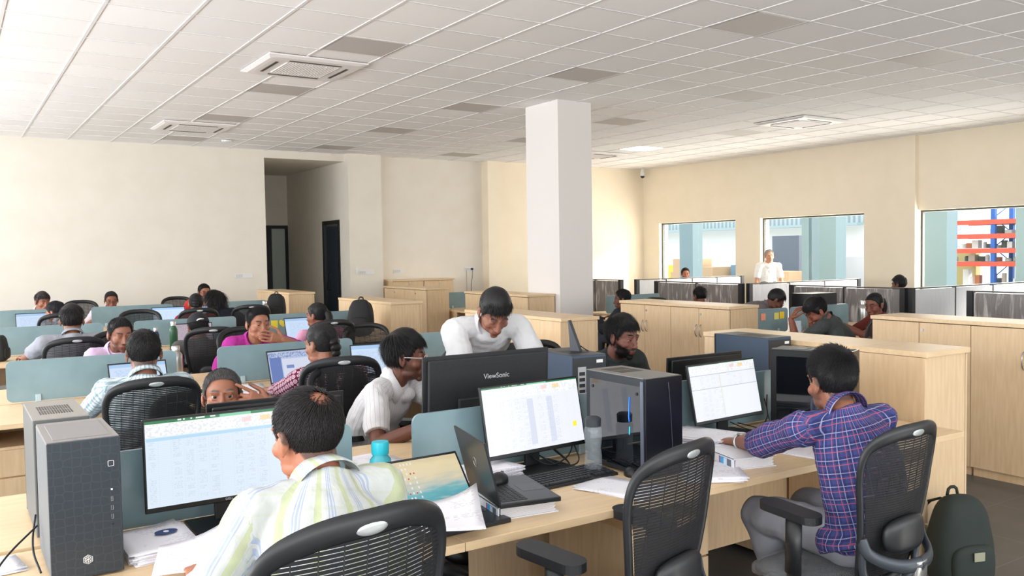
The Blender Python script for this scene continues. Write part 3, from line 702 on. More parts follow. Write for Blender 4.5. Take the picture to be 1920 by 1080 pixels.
# ------------------------------------------------------------------ tower computers
def tower(label, loc, rz, w_, d, h, kind):
    """front at local -y"""
    t = thing('tower_computer', label, 'computer', loc, rz)
    top = {'comb': (150, 146, 144), 'grey': (160, 156, 150), 'glass': (120, 118, 116), 'slots': (66, 68, 72), 'dark': (30, 32, 36)}[kind]
    bm = bmesh.new(); box(bm, -w_/2, w_/2, .012, d, .012, h, bev=.003)
    C = obj('case', bm, mat('case_'+kind, {'comb': (104, 108, 112), 'grey': (96, 98, 98), 'glass': (40, 43, 48), 'slots': (64, 78, 96), 'dark': (20, 21, 24)}[kind], .55, spec=.3), t)
    for sx in (-1, 1):
        for yy in (.05, d-.05):
            f = bmesh.new(); box(f, sx*(w_/2-.03)-.015, sx*(w_/2-.03)+.015, yy-.015, yy+.015, 0, .012); obj('foot', f, M_black, t)
    M_top = mat('case_top_'+kind, top, .45, .3)
    P = obj('top_panel', bx(-w_/2+.001, w_/2-.001, .014, d-.002, h, h+.003), M_top, t)
    if kind == 'comb':
        f = bmesh.new(); box(f, -w_/2+.018, w_/2-.018, .04, d-.05, h+.003, h+.005, bev=.0008); obj('dust_filter', f, mat('filter_grey', (140, 137, 136), .6), t)
    else:
        f = bmesh.new(); xa, xb, ya, yb = -w_*.28, w_*.34, d*.35, d*.8
        if kind == 'glass': ya, yb = d*.5, d*.9
        n = 13
        for r_ in range(2):
            for k in range(n): box(f, xa+(xb-xa)*k/n, xa+(xb-xa)*(k+.6)/n, ya+(yb-ya)*(.5*r_+.02), ya+(yb-ya)*(.5*r_+.44), h+.003, h+.0038)
        obj('vent', f, M_bezel, t)
    # front
    if kind == 'comb':
        M_f = mat('comb_front', (38, 46, 54), .35); ns, ls, b = nodes(M_f)
        v = ns.new('ShaderNodeTexVoronoi'); v.feature = 'DISTANCE_TO_EDGE'; v.inputs['Scale'].default_value = 44; v.inputs['Randomness'].default_value = .35
        ls.new(coords(ns, ls), v.inputs['Vector']); r = math_n(ns, ls, 'LESS_THAN', v.outputs[0], .06)
        ls.new(mixc(ns, ls, math_n(ns, ls, 'MULTIPLY', r, .25), lin((38, 46, 54)), lin((66, 76, 84))), b.inputs['Base Color'])
        Fp = obj('front_panel', bx(-w_/2, w_/2, 0, .0115, .006, h+.002, bev=.002), M_f, t)
        f = bmesh.new(); tube(f, [(x, 0, z) for x, z in rrect(-.007, .007, -.0075, .0075, .001, 1)+[(.007, .0065)]], .0008, 4); o = obj('power_button', f, M_white, Fp); o.location = (w_*.36, -.001, h*.815)
        o = obj('status_light', bx(-.002, .002, -.001, .0, -.002, .002), M_led, Fp); o.location = (w_*.36, 0, h*.625)
        for zz in (.555, .49, .425):
            f = bmesh.new(); tube(f, [(-.0022, 0, -.006), (.0022, 0, -.006), (.0022, 0, .006), (-.0022, 0, .006), (-.0022, 0, -.006)], .0006, 4); o = obj('usb_port', f, M_silver, Fp); o.location = (w_*.36, -.0005, h*zz)
        f = bmesh.new(); cyl(f, (w_*.36, 0, h*.37), (w_*.36, -.001, h*.37), .003); obj('audio_port', f, M_bezel, Fp)
        f = bmesh.new(); R_ = .0125
        hexp = [(R_*math.cos(PI/6+k*PI/3), 0, R_*math.sin(PI/6+k*PI/3)) for k in range(7)]
        tube(f, hexp, .0009, 4)
        for k in range(6):
            a = PI/6+k*PI/3; tube(f, [(0, 0, 0), (R_*.8*math.cos(a), 0, R_*.8*math.sin(a))], .0010, 4)
            for s in (-1, 1):
                tube(f, [(R_*.45*math.cos(a), 0, R_*.45*math.sin(a)), (R_*.72*math.cos(a+s*.5), 0, R_*.72*math.sin(a+s*.5))], .0008, 4)
        o = obj('hexagon_emblem', f, M_white, Fp); o.location = (0, -.001, h*.115+.01)
    elif kind in ('glass', 'dark'):
        Fp = obj('front_panel', bx(-w_/2, w_/2, 0, .0115, .006, h+.002, bev=.002), mat('tower_front_black', (16, 18, 24), .22), t)
        if kind == 'glass':
            f = bmesh.new(); tube(f, [(w_*.22-.02*(1-q/12)**2*1.0, -.0006, h*.95-q*h*.9/12) for q in range(13)], .0009, 4); obj('trim_line', f, mat('trim_silver', (120, 126, 134), .3, .8), Fp)
        g = obj('side_window', bx(-w_/2-.003, -w_/2, .03 if kind == 'glass' else .02, d-.03, .03, h-.03), mat('smoked_case_glass', (12, 15, 20), .04, spec=.9, coat=1), t)
        f = bmesh.new(); box(f, -w_/2-.0045, -w_/2-.0005, .012, .029, .02, h-.01); obj('side_trim', f, mat('case_trim_grey' if kind == 'glass' else 'case_trim_dark', (96, 102, 116) if kind == 'glass' else (24, 26, 30), .4, .3), t)
        if kind == 'glass':
            for zz in (h-.06, .06):
                for yy in (.05, d-.05):
                    f = bmesh.new(); cyl(f, (-w_/2-.003, yy, zz), (-w_/2-.006, yy, zz), .006); obj('thumb_screw', f, M_bezel, t)
            f = bmesh.new(); tube(f, [(-w_/2-.0036, .095, h*.80), (-w_/2-.0036, .10, h*.60), (-w_/2-.0036, .097, h*.55)], .004, 6, ry=.001); o = obj('light_strip', f, mat('blue_light_strip', (40, 120, 255), .4, emit=2.2), t)
            f = bmesh.new(); tube(f, [(-w_/2-.0036, .095, h*.50), (-w_/2-.0036, .097, h*.42)], .003, 6, ry=.001); obj('light_strip', f, mat('cyan_light_strip', (60, 200, 255), .4, emit=1.8), t)
    else:
        Fp = obj('front_panel', bx(-w_/2, w_/2, 0, .0115, .006, h+.002, bev=.002), M_black, t)
    # rear plate with ports
    f = bmesh.new(); box(f, -w_/2+.006, w_/2-.006, d, d+.002, .02, h-.01); R = obj('back_plate', f, mat('back_plate_black', (34, 36, 40), .5), t)
    f = bmesh.new(); box(f, w_/2-.075, w_/2-.03, d+.002, d+.005, h*.12, h*.86); Q = obj('port_cover', f, M_silver, R)
    f = bmesh.new()
    for k in range(9): box(f, w_/2-.068, w_/2-.037, d+.005, d+.0062, h*(.15+.075*k), h*(.195+.075*k))
    obj('port', f, M_bezel, Q)
    f = bmesh.new(); box(f, -w_/2+.02, -w_/2+.055, d+.002, d+.0035, h*.9, h*.94); obj('sticker', f, M_white, R)
    return t
tower('black tower computer with a honeycomb front and hexagon emblem, left foreground', (.289, 2.69, .75), 0, .176, .345, .378, 'comb')
tower('grey topped tower computer behind the honeycomb one, at the left', (.278, 3.56, .75), PI, .155, .42, .374, 'grey')
tower('black tower computer with a dark glass side and blue light, centre', (2.245, 2.555, .75), 0, .185, .38, .385, 'glass')
tower('blue grey tower computer behind the big rear facing monitor, with an aerial', (2.55, 3.76, .75), PI-.1, .19, .36, .375, 'slots')
tower('black glass sided tower computer next to the man in plaid', (3.50, 2.63, .75), math.radians(22), .17, .38, .385, 'dark')
tower('tower computer seen from its port side beside the nearest cabinet run', (3.83, 3.80, .75), PI, .19, .42, .375, 'slots')
t = thing('wifi_aerial', 'black fin shaped aerial standing on the blue grey tower computer', 'aerial', (2.56, 3.58, 1.129), .35)
bm = bmesh.new(); prism(bm, [(-.035, 0), (.022, 0), (.034, .15), (.030, .152)], -.012, .012, 'x'); obj('fin', bm, M_dkgrey, t)
bm = bmesh.new(); tube(bm, [(0, .01, .05), (.03, -.06, -.005), (.05, -.14, -.03), (.05, -.16, -.08)], .003, smoothpts=2); obj('lead', bm, M_cable, t)

# ------------------------------------------------------------------ keyboards, mice, laptops
def keyboard(label, loc, rz, w_=.44, d=.15):
    t = thing('keyboard', label, 'keyboard', loc, rz)
    bm = bmesh.new(); prism(bm, [(-d/2, 0), (d/2, 0), (d/2, .022), (-d/2, .010)], -w_/2, w_/2, 'x'); obj('body', bm, M_black, t)
    bm = bmesh.new()
    for r in range(6):
        y = -d/2+.014+r*(d-.022)/6; x = -w_/2+.01; z = .0105+(y+d/2)*.08
        while x < w_/2-.015:
            kw = .017
            if r == 0 and -w_*.25 < x < 0: kw = .11
            if abs(x-w_*.24) < .008 or abs(x-w_*.385) < .004: x += .008; continue
            box(bm, x, x+kw-.003, y, y+.0165, z, z+.006); x += kw+.001
    obj('keys', bm, mat('key_black', (40, 42, 46), .5), t)
    return t
def mouse(label, loc, rz):
    t = thing('computer_mouse', label, 'mouse', loc, rz)
    bm = bmesh.new(); bmesh.ops.create_uvsphere(bm, u_segments=20, v_segments=12, radius=1)
    for v in bm.verts: v.co = Vector((v.co.x*.031*(1-.12*v.co.y), v.co.y*.055, max(v.co.z, -.05)*.034*(1-.25*v.co.y)+.002))
    obj('shell', bm, M_black, t, True)
    bm = bmesh.new(); cyl(bm, (-.004, .03, .0255), (.004, .03, .0255), .007, n=10); obj('wheel', bm, M_grey, t)
    return t
def laptop(label, loc, rz, smat, w_=.33, d=.225, open_=105, lidmark=None, col='lap_black'):
    """screen faces local -y (user at -y)"""
    t = thing('laptop', label, 'laptop', loc, rz)
    m_ = mat(col, (34, 36, 40), .35)
    bm = bmesh.new(); box(bm, -w_/2, w_/2, -d/2, d/2, 0, .016, bev=.003); B = obj('base', bm, m_, t)
    bm = bmesh.new()
    for r in range(5):
        for k in range(14): box(bm, -w_*.43+k*w_*.0616, -w_*.43+k*w_*.0616+w_*.052, d*.02+r*d*.085, d*.02+r*d*.085+d*.07, .016, .0172)
    obj('keys', bm, mat('key_black', (40, 42, 46), .5), B)
    obj('touchpad', bx(-w_*.15, w_*.12, -d*.44, -d*.08, .016, .0165), mat('pad_grey', (70, 72, 76), .4), B)
    T = Matrix.Translation((0, d/2-.004, .017)) @ Matrix.Rotation(-math.radians(open_-90), 4, 'X')
    bm = bmesh.new(); box(bm, -w_/2, w_/2, 0, .007, 0, d*.98, bev=.002); L_ = obj('lid', bm, m_, t); L_.matrix_local = T
    if smat:
        s = obj('screen', bx(-w_/2+.008, w_/2-.008, -.0008, 0, -d*.49+.014, d*.49-.01), smat, L_); s.location = (0, 0, d*.49)
    if lidmark:
        f = bmesh.new(); tube(f, [(.017*math.cos(a*PI/12), 0, .017*math.sin(a*PI/12)) for a in range(25)], .0009, 5); o = obj('ring_mark', f, M_silver, L_); o.location = (0, .0075, d*.52)
        text_obj('maker_mark', lidmark, .011, M_silver, L_, (0, .0078, d*.52), (PI/2, 0, PI), .0003)
    return t
SD = screen_mat('screen_desktop', .33, .22, 'desktop', .8); SL = screen_mat('screen_laptop_blue', .33, .22, 'plain', .9); SX = screen_mat('screen_laptop_doc', .33, .22, 'doc', .8); SP = screen_mat('screen_laptop_pink', .33, .22, 'pink', .7)
# ------------------------------------------------------------------ papers, binders, bottles, bags
def papers(label, loc, rz, n, w_=.21, l=.297, spread=.02, seed=1, curl=0, marks=True, group=None, name='paper_stack', cat='papers', roundel=False):
    rnd = random.Random(seed); bm = bmesh.new()
    M_p = mat('printed_paper', (232, 230, 236), .75)
    for k in range(n):
        a = rnd.uniform(-.12, .12)*(1 if n > 1 else 0); dx, dy = rnd.uniform(-spread, spread), rnd.uniform(-spread, spread); z = .0008+k*(.0026 if n > 3 else .0014)
        M = Matrix.Translation((dx, dy, 0)) @ Matrix.Rotation(a, 4, 'Z'); nx, ny = 6, 8; c = rnd.uniform(0, curl) if n > 1 else curl
        g = []
        for j in range(ny+1):
            for i in range(nx+1):
                x = (i/nx-.5)*w_; y = (j/ny-.5)*l
                zz = z+c*((i/nx)**2*(j/ny)**2)*.12+c*.03*math.sin(i+j*.8)*.1
                g.append(bm.verts.new(M @ Vector((x, y, zz))))
        th = .0018 if n > 3 else .0008
        g2 = [bm.verts.new(v.co-Vector((0, 0, th*.8))) for v in g]; W = nx+1
        for j in range(ny):
            for i in range(nx):
                q = (j*W+i, j*W+i+1, (j+1)*W+i+1, (j+1)*W+i); bm.faces.new([g[i_] for i_ in q]).smooth = True; bm.faces.new([g2[i_] for i_ in q[::-1]])
        bd = [i for i in range(nx)]+[j*W+nx for j in range(ny)]+[ny*W+nx-i for i in range(nx)]+[(ny-j)*W for j in range(ny)]
        for p, q in zip(bd, bd[1:]+bd[:1]): bm.faces.new((g[p], g2[p], g2[q], g[q]))
    o = obj(name, bm, M_p, None, False, loc); o.rotation_euler = (0, 0, rz); tag(o, label, cat, group)
    return o
def _pp():
    m_ = mat('printed_paper', (232, 230, 236), .75); ns, ls, b = nodes(m_)
    c = coords(ns, ls); s = ns.new('ShaderNodeSeparateXYZ'); ls.new(c, s.inputs[0])
    cb = ns.new('ShaderNodeCombineXYZ')
    ls.new(math_n(ns, ls, 'FLOOR', math_n(ns, ls, 'MULTIPLY', s.outputs[0], 160)), cb.inputs[0]); ls.new(math_n(ns, ls, 'FLOOR', math_n(ns, ls, 'MULTIPLY', s.outputs[1], 90)), cb.inputs[1])
    wn = ns.new('ShaderNodeTexWhiteNoise'); ls.new(cb.outputs[0], wn.inputs['Vector'])
    n = ns.new('ShaderNodeTexNoise'); n.inputs['Scale'].default_value = 14; ls.new(c, n.inputs['Vector'])
    k = math_n(ns, ls, 'MULTIPLY', math_n(ns, ls, 'GREATER_THAN', wn.outputs[0], .55), math_n(ns, ls, 'GREATER_THAN', n.outputs[0], .56))
    k = math_n(ns, ls, 'MULTIPLY', k, math_n(ns, ls, 'LESS_THAN', math_n(ns, ls, 'FRACT', math_n(ns, ls, 'MULTIPLY', s.outputs[1], 90)), .45))
    ls.new(mixc(ns, ls, math_n(ns, ls, 'MULTIPLY', k, .3), lin((233, 231, 237)), lin((110, 110, 120))), b.inputs['Base Color'])
_pp()
def binder(label, loc, rz, w_=.27, l=.31, h=.05):
    t = thing('ring_binder', label, 'binder', loc, rz)
    bm = bmesh.new(); box(bm, -w_/2, -w_/2+.004, -l/2, l/2, 0, h); box(bm, -w_/2, w_/2, -l/2, l/2, 0, .003); box(bm, -w_/2, w_/2, -l/2, l/2, h-.003, h); C = obj('cover', bm, mat('binder_white', (232, 234, 240), .3), t)
    bm = bmesh.new()
    for k in range(9): box(bm, -w_/2+.012, w_/2-.012+.004*math.sin(k*2.1), -l/2+.006, l/2-.006, .0036+k*(h-.008)/9, .0036+(k+.8)*(h-.008)/9)
    obj('pages', bm, M_paper, t)
    bm = bmesh.new(); box(bm, -w_/2-.0006, -w_/2, -l*.45, -l*.17, .006, h-.006); S = obj('spine_label', bm, mat('label_blue', (70, 170, 226), .4), C)
    obj('label_band', bx(-w_/2-.0011, -w_/2-.0006, -l*.45, -l*.36, .006, h-.006), mat('label_slate', (104, 108, 112), .4), S)
    obj('label_band', bx(-w_/2-.0011, -w_/2-.0006, -l*.19, -l*.17, .006, h-.006), mat('label_red', (206, 60, 96), .4), S)
    obj('label_band', bx(-w_/2-.0011, -w_/2-.0006, -l*.35, -l*.28, .008, h-.008), mat('label_pale', (214, 226, 240), .4), S)
    return t
def bottle(label, loc, prof, m_, capprof=None, capm=None, name='water_bottle', cat='bottle', extra=None):
    t = thing(name, label, cat, loc)
    bm = bmesh.new(); lathe(bm, prof, 24); obj('body', bm, m_, t, .8)
    if capprof: bm = bmesh.new(); lathe(bm, capprof, 20); obj('cap', bm, capm, t, .8)
    if extra: bm = bmesh.new(); extra(bm); obj('carry_loop', bm, capm, t, True)
    return t
def flask_prof(r, h): return [(0, 0), (r*.95, 0), (r, .006), (r, h*.68), (r*.92, h*.76), (r*.6, h*.84), (r*.55, h*.86), (0, h*.86)]
def flask_cap(r, h): return [(0, h*.861), (r*.62, h*.861), (r*.64, h*.98), (r*.58, h), (0, h)]
M_steel = mat('brushed_flask_steel', (190, 188, 184), .28, 1)
def cables(label, pts_list, r=.003):
    bm = bmesh.new()
    for p in pts_list: tube(bm, p, r, 6, smoothpts=3)
    return tag(obj('cables', bm, M_cable), label, 'cable')
M_clear = mat('clear_bottle_plastic', (190, 200, 206), .08, alpha=.22, spec=.6); M_tealb = mat('turquoise_bottle', (66, 190, 206), .25, alpha=.85); M_tealc2 = mat('turquoise_cap', (40, 186, 206), .35)
bottle('turquoise plastic bottle standing beside the left foreground man', (1.27, 3.0, .75), [(0, 0), (.038, 0), (.041, .01), (.041, .10), (.038, .128), (.027, .142), (.027, .15), (0, .15)], M_tealb, [(0, .148), (.031, .148), (.032, .185), (.03, .193), (0, .193)], M_tealc2)
bottle('clear sports bottle with a dark lid standing left of the glass sided tower', (2.07, 2.78, .75), [(0, 0), (.033, 0), (.036, .01), (.034, .07), (.031, .10), (.035, .14), (.036, .17), (.030, .185), (0, .185)], M_clear, [(0, .185), (.031, .185), (.032, .215), (.024, .222), (0, .225)], M_dkgrey)
bottle('small dark blue bottle between the glass sided tower and the man in plaid', (3.22, 2.62, .75), flask_prof(.032, .25), mat('navy_bottle', (36, 44, 70), .25), flask_cap(.032, .25), M_black)
keyboard('black keyboard in the centre foreground', (1.90, 2.755, .75), math.radians(3))
mouse('black mouse under the hand of the man in plaid', (2.745, 2.76, .75), .1)
mouse('black mouse at the right end of the centre keyboard', (2.165, 2.66, .75), -.5)
keyboard('black keyboard in front of the man in plaid', (3.02, 2.80, .75), math.radians(4))
laptop('open laptop with a beach desktop picture, beside the left foreground man', (1.30, 2.525, .75), math.radians(2), SD, .335, .215, 132)
B2 = binder('white ring binder under the folded open black laptop', (1.575, 2.60, .75), math.radians(-8), .22, .31, .042)
laptop('black laptop seen from its lid side, standing on a binder', (1.580, 2.585, .7925), math.radians(79), None, .33, .215, 104, 'DELL')
mouse('black mouse resting on the open black laptop', (1.585, 2.69, .8095), -.9)
papers('loose printed sheets on the desk below the centre keyboard', (2.02, 2.53, .7505), math.radians(20), 3, spread=.015, seed=4)
papers('thick pile of papers under the edge of the centre monitor', (1.69, 2.93, .7505), .1, 22, .18, .16, .012, seed=5)
papers('thick pile of papers left of the right foreground monitor', (2.72, 2.86, .7505), .3, 24, .22, .3, .02, seed=6)
papers('loose sheets under the binder beside the man in plaid', (2.43, 2.50, .7505), -.6, 5, .21, .29, .02, seed=7)
binder('open white ring binder under the forearm of the man in plaid', (2.66, 2.60, .75), math.radians(-14), .2, .33, .045)
papers('printed sheet on the desk corner beside the man in plaid', (2.99, 2.50, .7505), .2, 1, seed=8)
emb = papers('printed papers with a dark blue oval emblem beside the honeycomb tower', (.492, 2.85, .7505), .10, 13, .19, .26, .008, seed=9, curl=.12)
bm = bmesh.new(); 
papers('curled white sheet lying over the papers in the left foreground', (.525, 2.555, .80), -.25, 1, .18, .26, 0, seed=10, curl=.45)
bm = bmesh.new(); prism(bm, [(.033*math.cos(a*PI/12), .025*math.sin(a*PI/12)) for a in range(24)], 0, .0006, 'z'); prism(bm, [(.008*math.cos(a*PI/6), .010*math.sin(a*PI/6)) for a in range(12)], .0006, .001, 'z', 1)
e = obj('oval_emblem', bm, [mat('emblem_blue', (42, 66, 120), .5), M_paper]); e.parent = emb
e.location = (.03, .02, .0388)
papers('printed sheet hanging over the laptop keyboard beside the left foreground man', (1.27, 2.455, .80), -.42, 1, .19, .31, 0, seed=11, curl=.5)
papers('papers on the far desk in front of the man in the striped shirt', (1.42, 3.42, .7505), .2, 6, .22, .3, .02, seed=12)
papers('open white booklet at the left edge of the foreground desk', (.07, 2.93, .7505), .2, 4, .16, .14, .01, seed=13)
cbox('green_box', 'box', 'green folded cloth bag beside the turquoise bottle', 1.19, 3.3, .75, .12, .16, .06, mat('olive_cloth', (92, 120, 96), .8), .4)
cables('black cables coiled on the desk left of the honeycomb tower', [[(.19, 2.95, .85), (.1, 2.85, .8), (.05, 2.72, .757), (.12, 2.66, .757), (.19, 2.70, .757)], [(.0, 2.62, .757), (.08, 2.66, .757), (.14, 2.63, .757), (.19, 2.66, .757)], [(.19, 3.0, .87), (.17, 2.9, .80), (.185, 2.8, .757)]])
cables('black cables lying behind the centre keyboard', [[(1.95, 3.0, .80), (2.0, 2.92, .757), (2.1, 2.9, .757), (2.12, 2.98, .82)], [(2.0, 3.0, .84), (2.08, 2.95, .757), (2.0, 2.86, .757), (1.93, 2.84, .757)], [(1.9, 3.0, .81), (1.96, 2.93, .757), (2.07, 2.93, .79), (2.14, 3.02, .85)], [(2.05, 3.03, .80), (2.06, 2.9, .756), (1.98, 2.88, .756)]])
cables('black cables behind the keyboard of the man in plaid', [[(3.05, 3.0, .80), (3.12, 2.93, .757), (3.25, 2.92, .757), (3.28, 2.98, .84), (3.33, 3.02, .9)], [(3.2, 2.95, .757), (3.3, 2.98, .8), (3.32, 3.03, .88)], [(3.1, 3.0, .79), (3.2, 2.9, .757), (3.14, 2.86, .757)]])
cables('black cable lying right of the papers by the left monitor', [[(.38, 2.9, .757), (.46, 2.95, .757), (.55, 2.9, .757), (.6, 2.86, .757)]])
# second to fourth rows
bottle('tall green steel bottle on the third desk row', (1.70, 8.74, .75), flask_prof(.036, .28), mat('green_flask', (44, 92, 62), .3), flask_cap(.036, .28), M_steel)
bottle('dark blue bottle left of the tall green one', (1.55, 8.74, .75), flask_prof(.03, .23), mat('navy_flask', (34, 56, 92), .3), flask_cap(.03, .23), M_steel)
bottle('short steel flask behind the man in the mesh chair', (1.30, 6.62, .75), flask_prof(.045, .25), M_steel, flask_cap(.045, .25), M_steel)
bottle('slim steel flask beside the woman with the braided bun', (2.06, 5.95, .75), flask_prof(.036, .26), M_steel, flask_cap(.036, .26), M_steel)
bottle('steel flask in the gap left of the black backpack', (3.50, 12.05, .75), flask_prof(.05, .27), M_steel, flask_cap(.05, .27), M_steel)
bottle('steel flask on the right desks in front of the dark screen', (8.32, 6.15, .75), flask_prof(.045, .29), M_steel, flask_cap(.045, .29), M_steel)
bottle('grey tumbler at the left edge of the picture', (.32, 11.4, .75), [(0, 0), (.04, 0), (.05, .2), (.045, .22), (0, .22)], M_grey, [(0, .22), (.048, .22), (.04, .24), (0, .24)], M_white)
laptop('open laptop with a blue document in front of the woman in maroon', (1.93, 5.80, .75), .12, SX, .36, .235, 108)
laptop('open laptop with a pale screen behind the man in the striped shirt', (2.48, 5.78, .75), -.1, SL, .36, .235, 108)
laptop('open laptop facing the capped person, third row', (1.93, 8.85, .75), .0, SP, .36, .235, 108)
laptop('open laptop in front of the woman in pink', (3.0, 8.85, .75), .1, SL, .36, .235, 108)
laptop('open laptop in front of the person in the white shirt, fourth row', (.83, 11.95, .75), .05, SL, .36, .235, 108)
laptop('open laptop with a white screen left of the woman in red', (2.33, 12.02, .75), .05, screen_mat('screen_laptop_white', .33, .22, 'plain2', 1.0), .4, .235, 108)
laptop('open laptop between the two women, fourth row', (2.88, 11.98, .75), .05, SL, .38, .235, 108)
laptop('small open laptop in front of the man in the plaid shirt in the mesh chair', (.97, 5.83, .75), .1, SL, .34, .225, 108)
papers('loose papers on the desk between the frowning man and the woman in maroon', (1.50, 5.72, .7505), .5, 4, seed=21)
papers('white papers on the desk left of the woman in maroon', (1.62, 5.98, .7505), -.2, 3, seed=22)
cbox('phone', 'phone', 'dark phone lying on the desk in front of the woman in maroon', 1.72, 5.62, .75, .15, .08, .012, M_bezel, .2)
papers('white papers on the far desk behind the man in lilac', (1.35, 8.75, .7505), .2, 3, seed=23)
for k, (x, z, c, lab) in enumerate([(2.72, .90, 'sticky_pink', 'pink sticky note on the divider beside the man in magenta'), (2.81, .905, 'sticky_yellow', 'square yellow sticky note in the middle of the three on the divider'), (2.90, .91, 'sticky_yellow', 'yellow heart shaped sticky note on the divider, next to the laptop')]):
    bm = bmesh.new()
    if k == 2: prism(bm, [(0, -.04), (.035, -.01), (.042, .02), (.03, .036), (.012, .036), (0, .024), (-.012, .036), (-.03, .036), (-.042, .02), (-.035, -.01)], -.002, 0, 'y')
    else: box(bm, -.035, .035, -.002, 0, -.04, .04)
    tag(obj('sticky_note', bm, mat(c, (246, 120, 170) if k == 0 else (232, 216, 70), .7), None, False, (x, 9.352, z)), lab, 'note')
for k, (x, z, c, lab) in enumerate([(6.88, .93, (240, 160, 130), 'orange sticky note on the right divider'), (7.08, .93, (222, 214, 120), 'pale yellow sticky note on the right divider, middle one'), (7.16, .935, (240, 206, 50), 'bright yellow sticky note on the right divider')]):
    tag(obj('sticky_note', bx(-.035, .035, -.002-.001*k, 0, -.035, .035), mat('sticky_r%d' % k, c, .7), None, False, (x, 6.29, z)), lab, 'note')
cbox('brown_folder', 'folder', 'upright brown leather folder left of the man resting on his arm', 7.30, 6.0, .75, .12, .03, .2, mat('brown_leather', (128, 72, 58), .5), .2)
cbox('white_tablet_stand', 'stand', 'white card leaning in front of the divider with notes', 7.10, 6.05, .75, .12, .02, .14, mat('card_blue_white', (190, 204, 220), .5), -.2)
cbox('printer', 'printer', 'black box printer on the far desk behind the man resting on his arm', 8.3, 6.8, .75, .44, .3, .36, M_black, 0)
# backpacks
def backpack(label, loc, rz, s=1, m_=None, patch=False):
    t = thing('backpack', label, 'backpack', loc, rz)
    m_ = m_ or mat('backpack_black', (26, 27, 29), .75)
    bm = bmesh.new(); bmesh.ops.create_uvsphere(bm, u_segments=28, v_segments=20, radius=1)
    for v in bm.verts:
        x, y, z = v.co; f = lambda q, p: math.copysign(abs(q)**p, q)
        x, y, z = f(x, .6), f(y, .7), f(z, .55)
        k = 1-.22*max(z, 0)
        q = Vector((x*.155*k, y*.10*(1-.25*z), z*.225+.225))
        q += .006*noise.noise_vector(q*14+Vector((s*9, 0, 0)))
        v.co = q*s
    obj('body', bm, m_, t, True)
    bm = bmesh.new(); bmesh.ops.create_uvsphere(bm, u_segments=20, v_segments=12, radius=1)
    for v in bm.verts:
        x, y, z = v.co; f = lambda q, p: math.copysign(abs(q)**p, q)
        v.co = Vector((f(x, .6)*.115, f(y, .8)*.035-.095, f(z, .6)*.10+.14))*s
    obj('front_pocket', bm, m_, t, True)
    for sx in (-1, 1):
        bm = bmesh.new(); tube(bm, [(sx*.05*s, .07*s, .42*s), (sx*.09*s, .15*s, .38*s), (sx*.11*s, .17*s, .22*s), (sx*.12*s, .10*s, .05*s)], .022*s, 8, ry=.006*s, side=(1, 0, 0), smoothpts=2); obj('strap', bm, m_, t, True)
    bm = bmesh.new(); tube(bm, [(-.03*s, .05*s, .435*s), (-.02*s, .05*s, .475*s), (.02*s, .05*s, .475*s), (.03*s, .05*s, .435*s)], .008*s, 6, smoothpts=1); obj('grab_handle', bm, m_, t, True)
    bm = bmesh.new(); tube(bm, [(-.13*s, -.045*s, .2*s), (-.11*s, -.05*s, .34*s), (0, -.055*s, .41*s), (.11*s, -.05*s, .34*s), (.13*s, -.045*s, .2*s)], .004*s, 6, smoothpts=2); obj('zip', bm, M_grey, t)
    if patch: obj('patch', bx(-.028, .028, -.139*s, -.134*s, .175*s, .215*s), mat('patch_khaki', (150, 150, 128), .7), t)
    return t
backpack('dark green backpack on the floor beside the man in plaid, leaning on the cabinet end', (3.90, 2.34, .0), math.radians(-20), 1.0, mat('backpack_green', (38, 46, 42), .8), True)
backpack('black backpack standing on the desk against the cabinet by the corridor', (3.68, 12.15, .75), -.5, .8)
backpack('black backpack with a blue strap on the desk against the second cabinet', (3.62, 9.0, .75), -.6, .88)
backpack('black bag lying on the third row desk at the left edge', (.36, 8.95, .75), 1.2, .5)
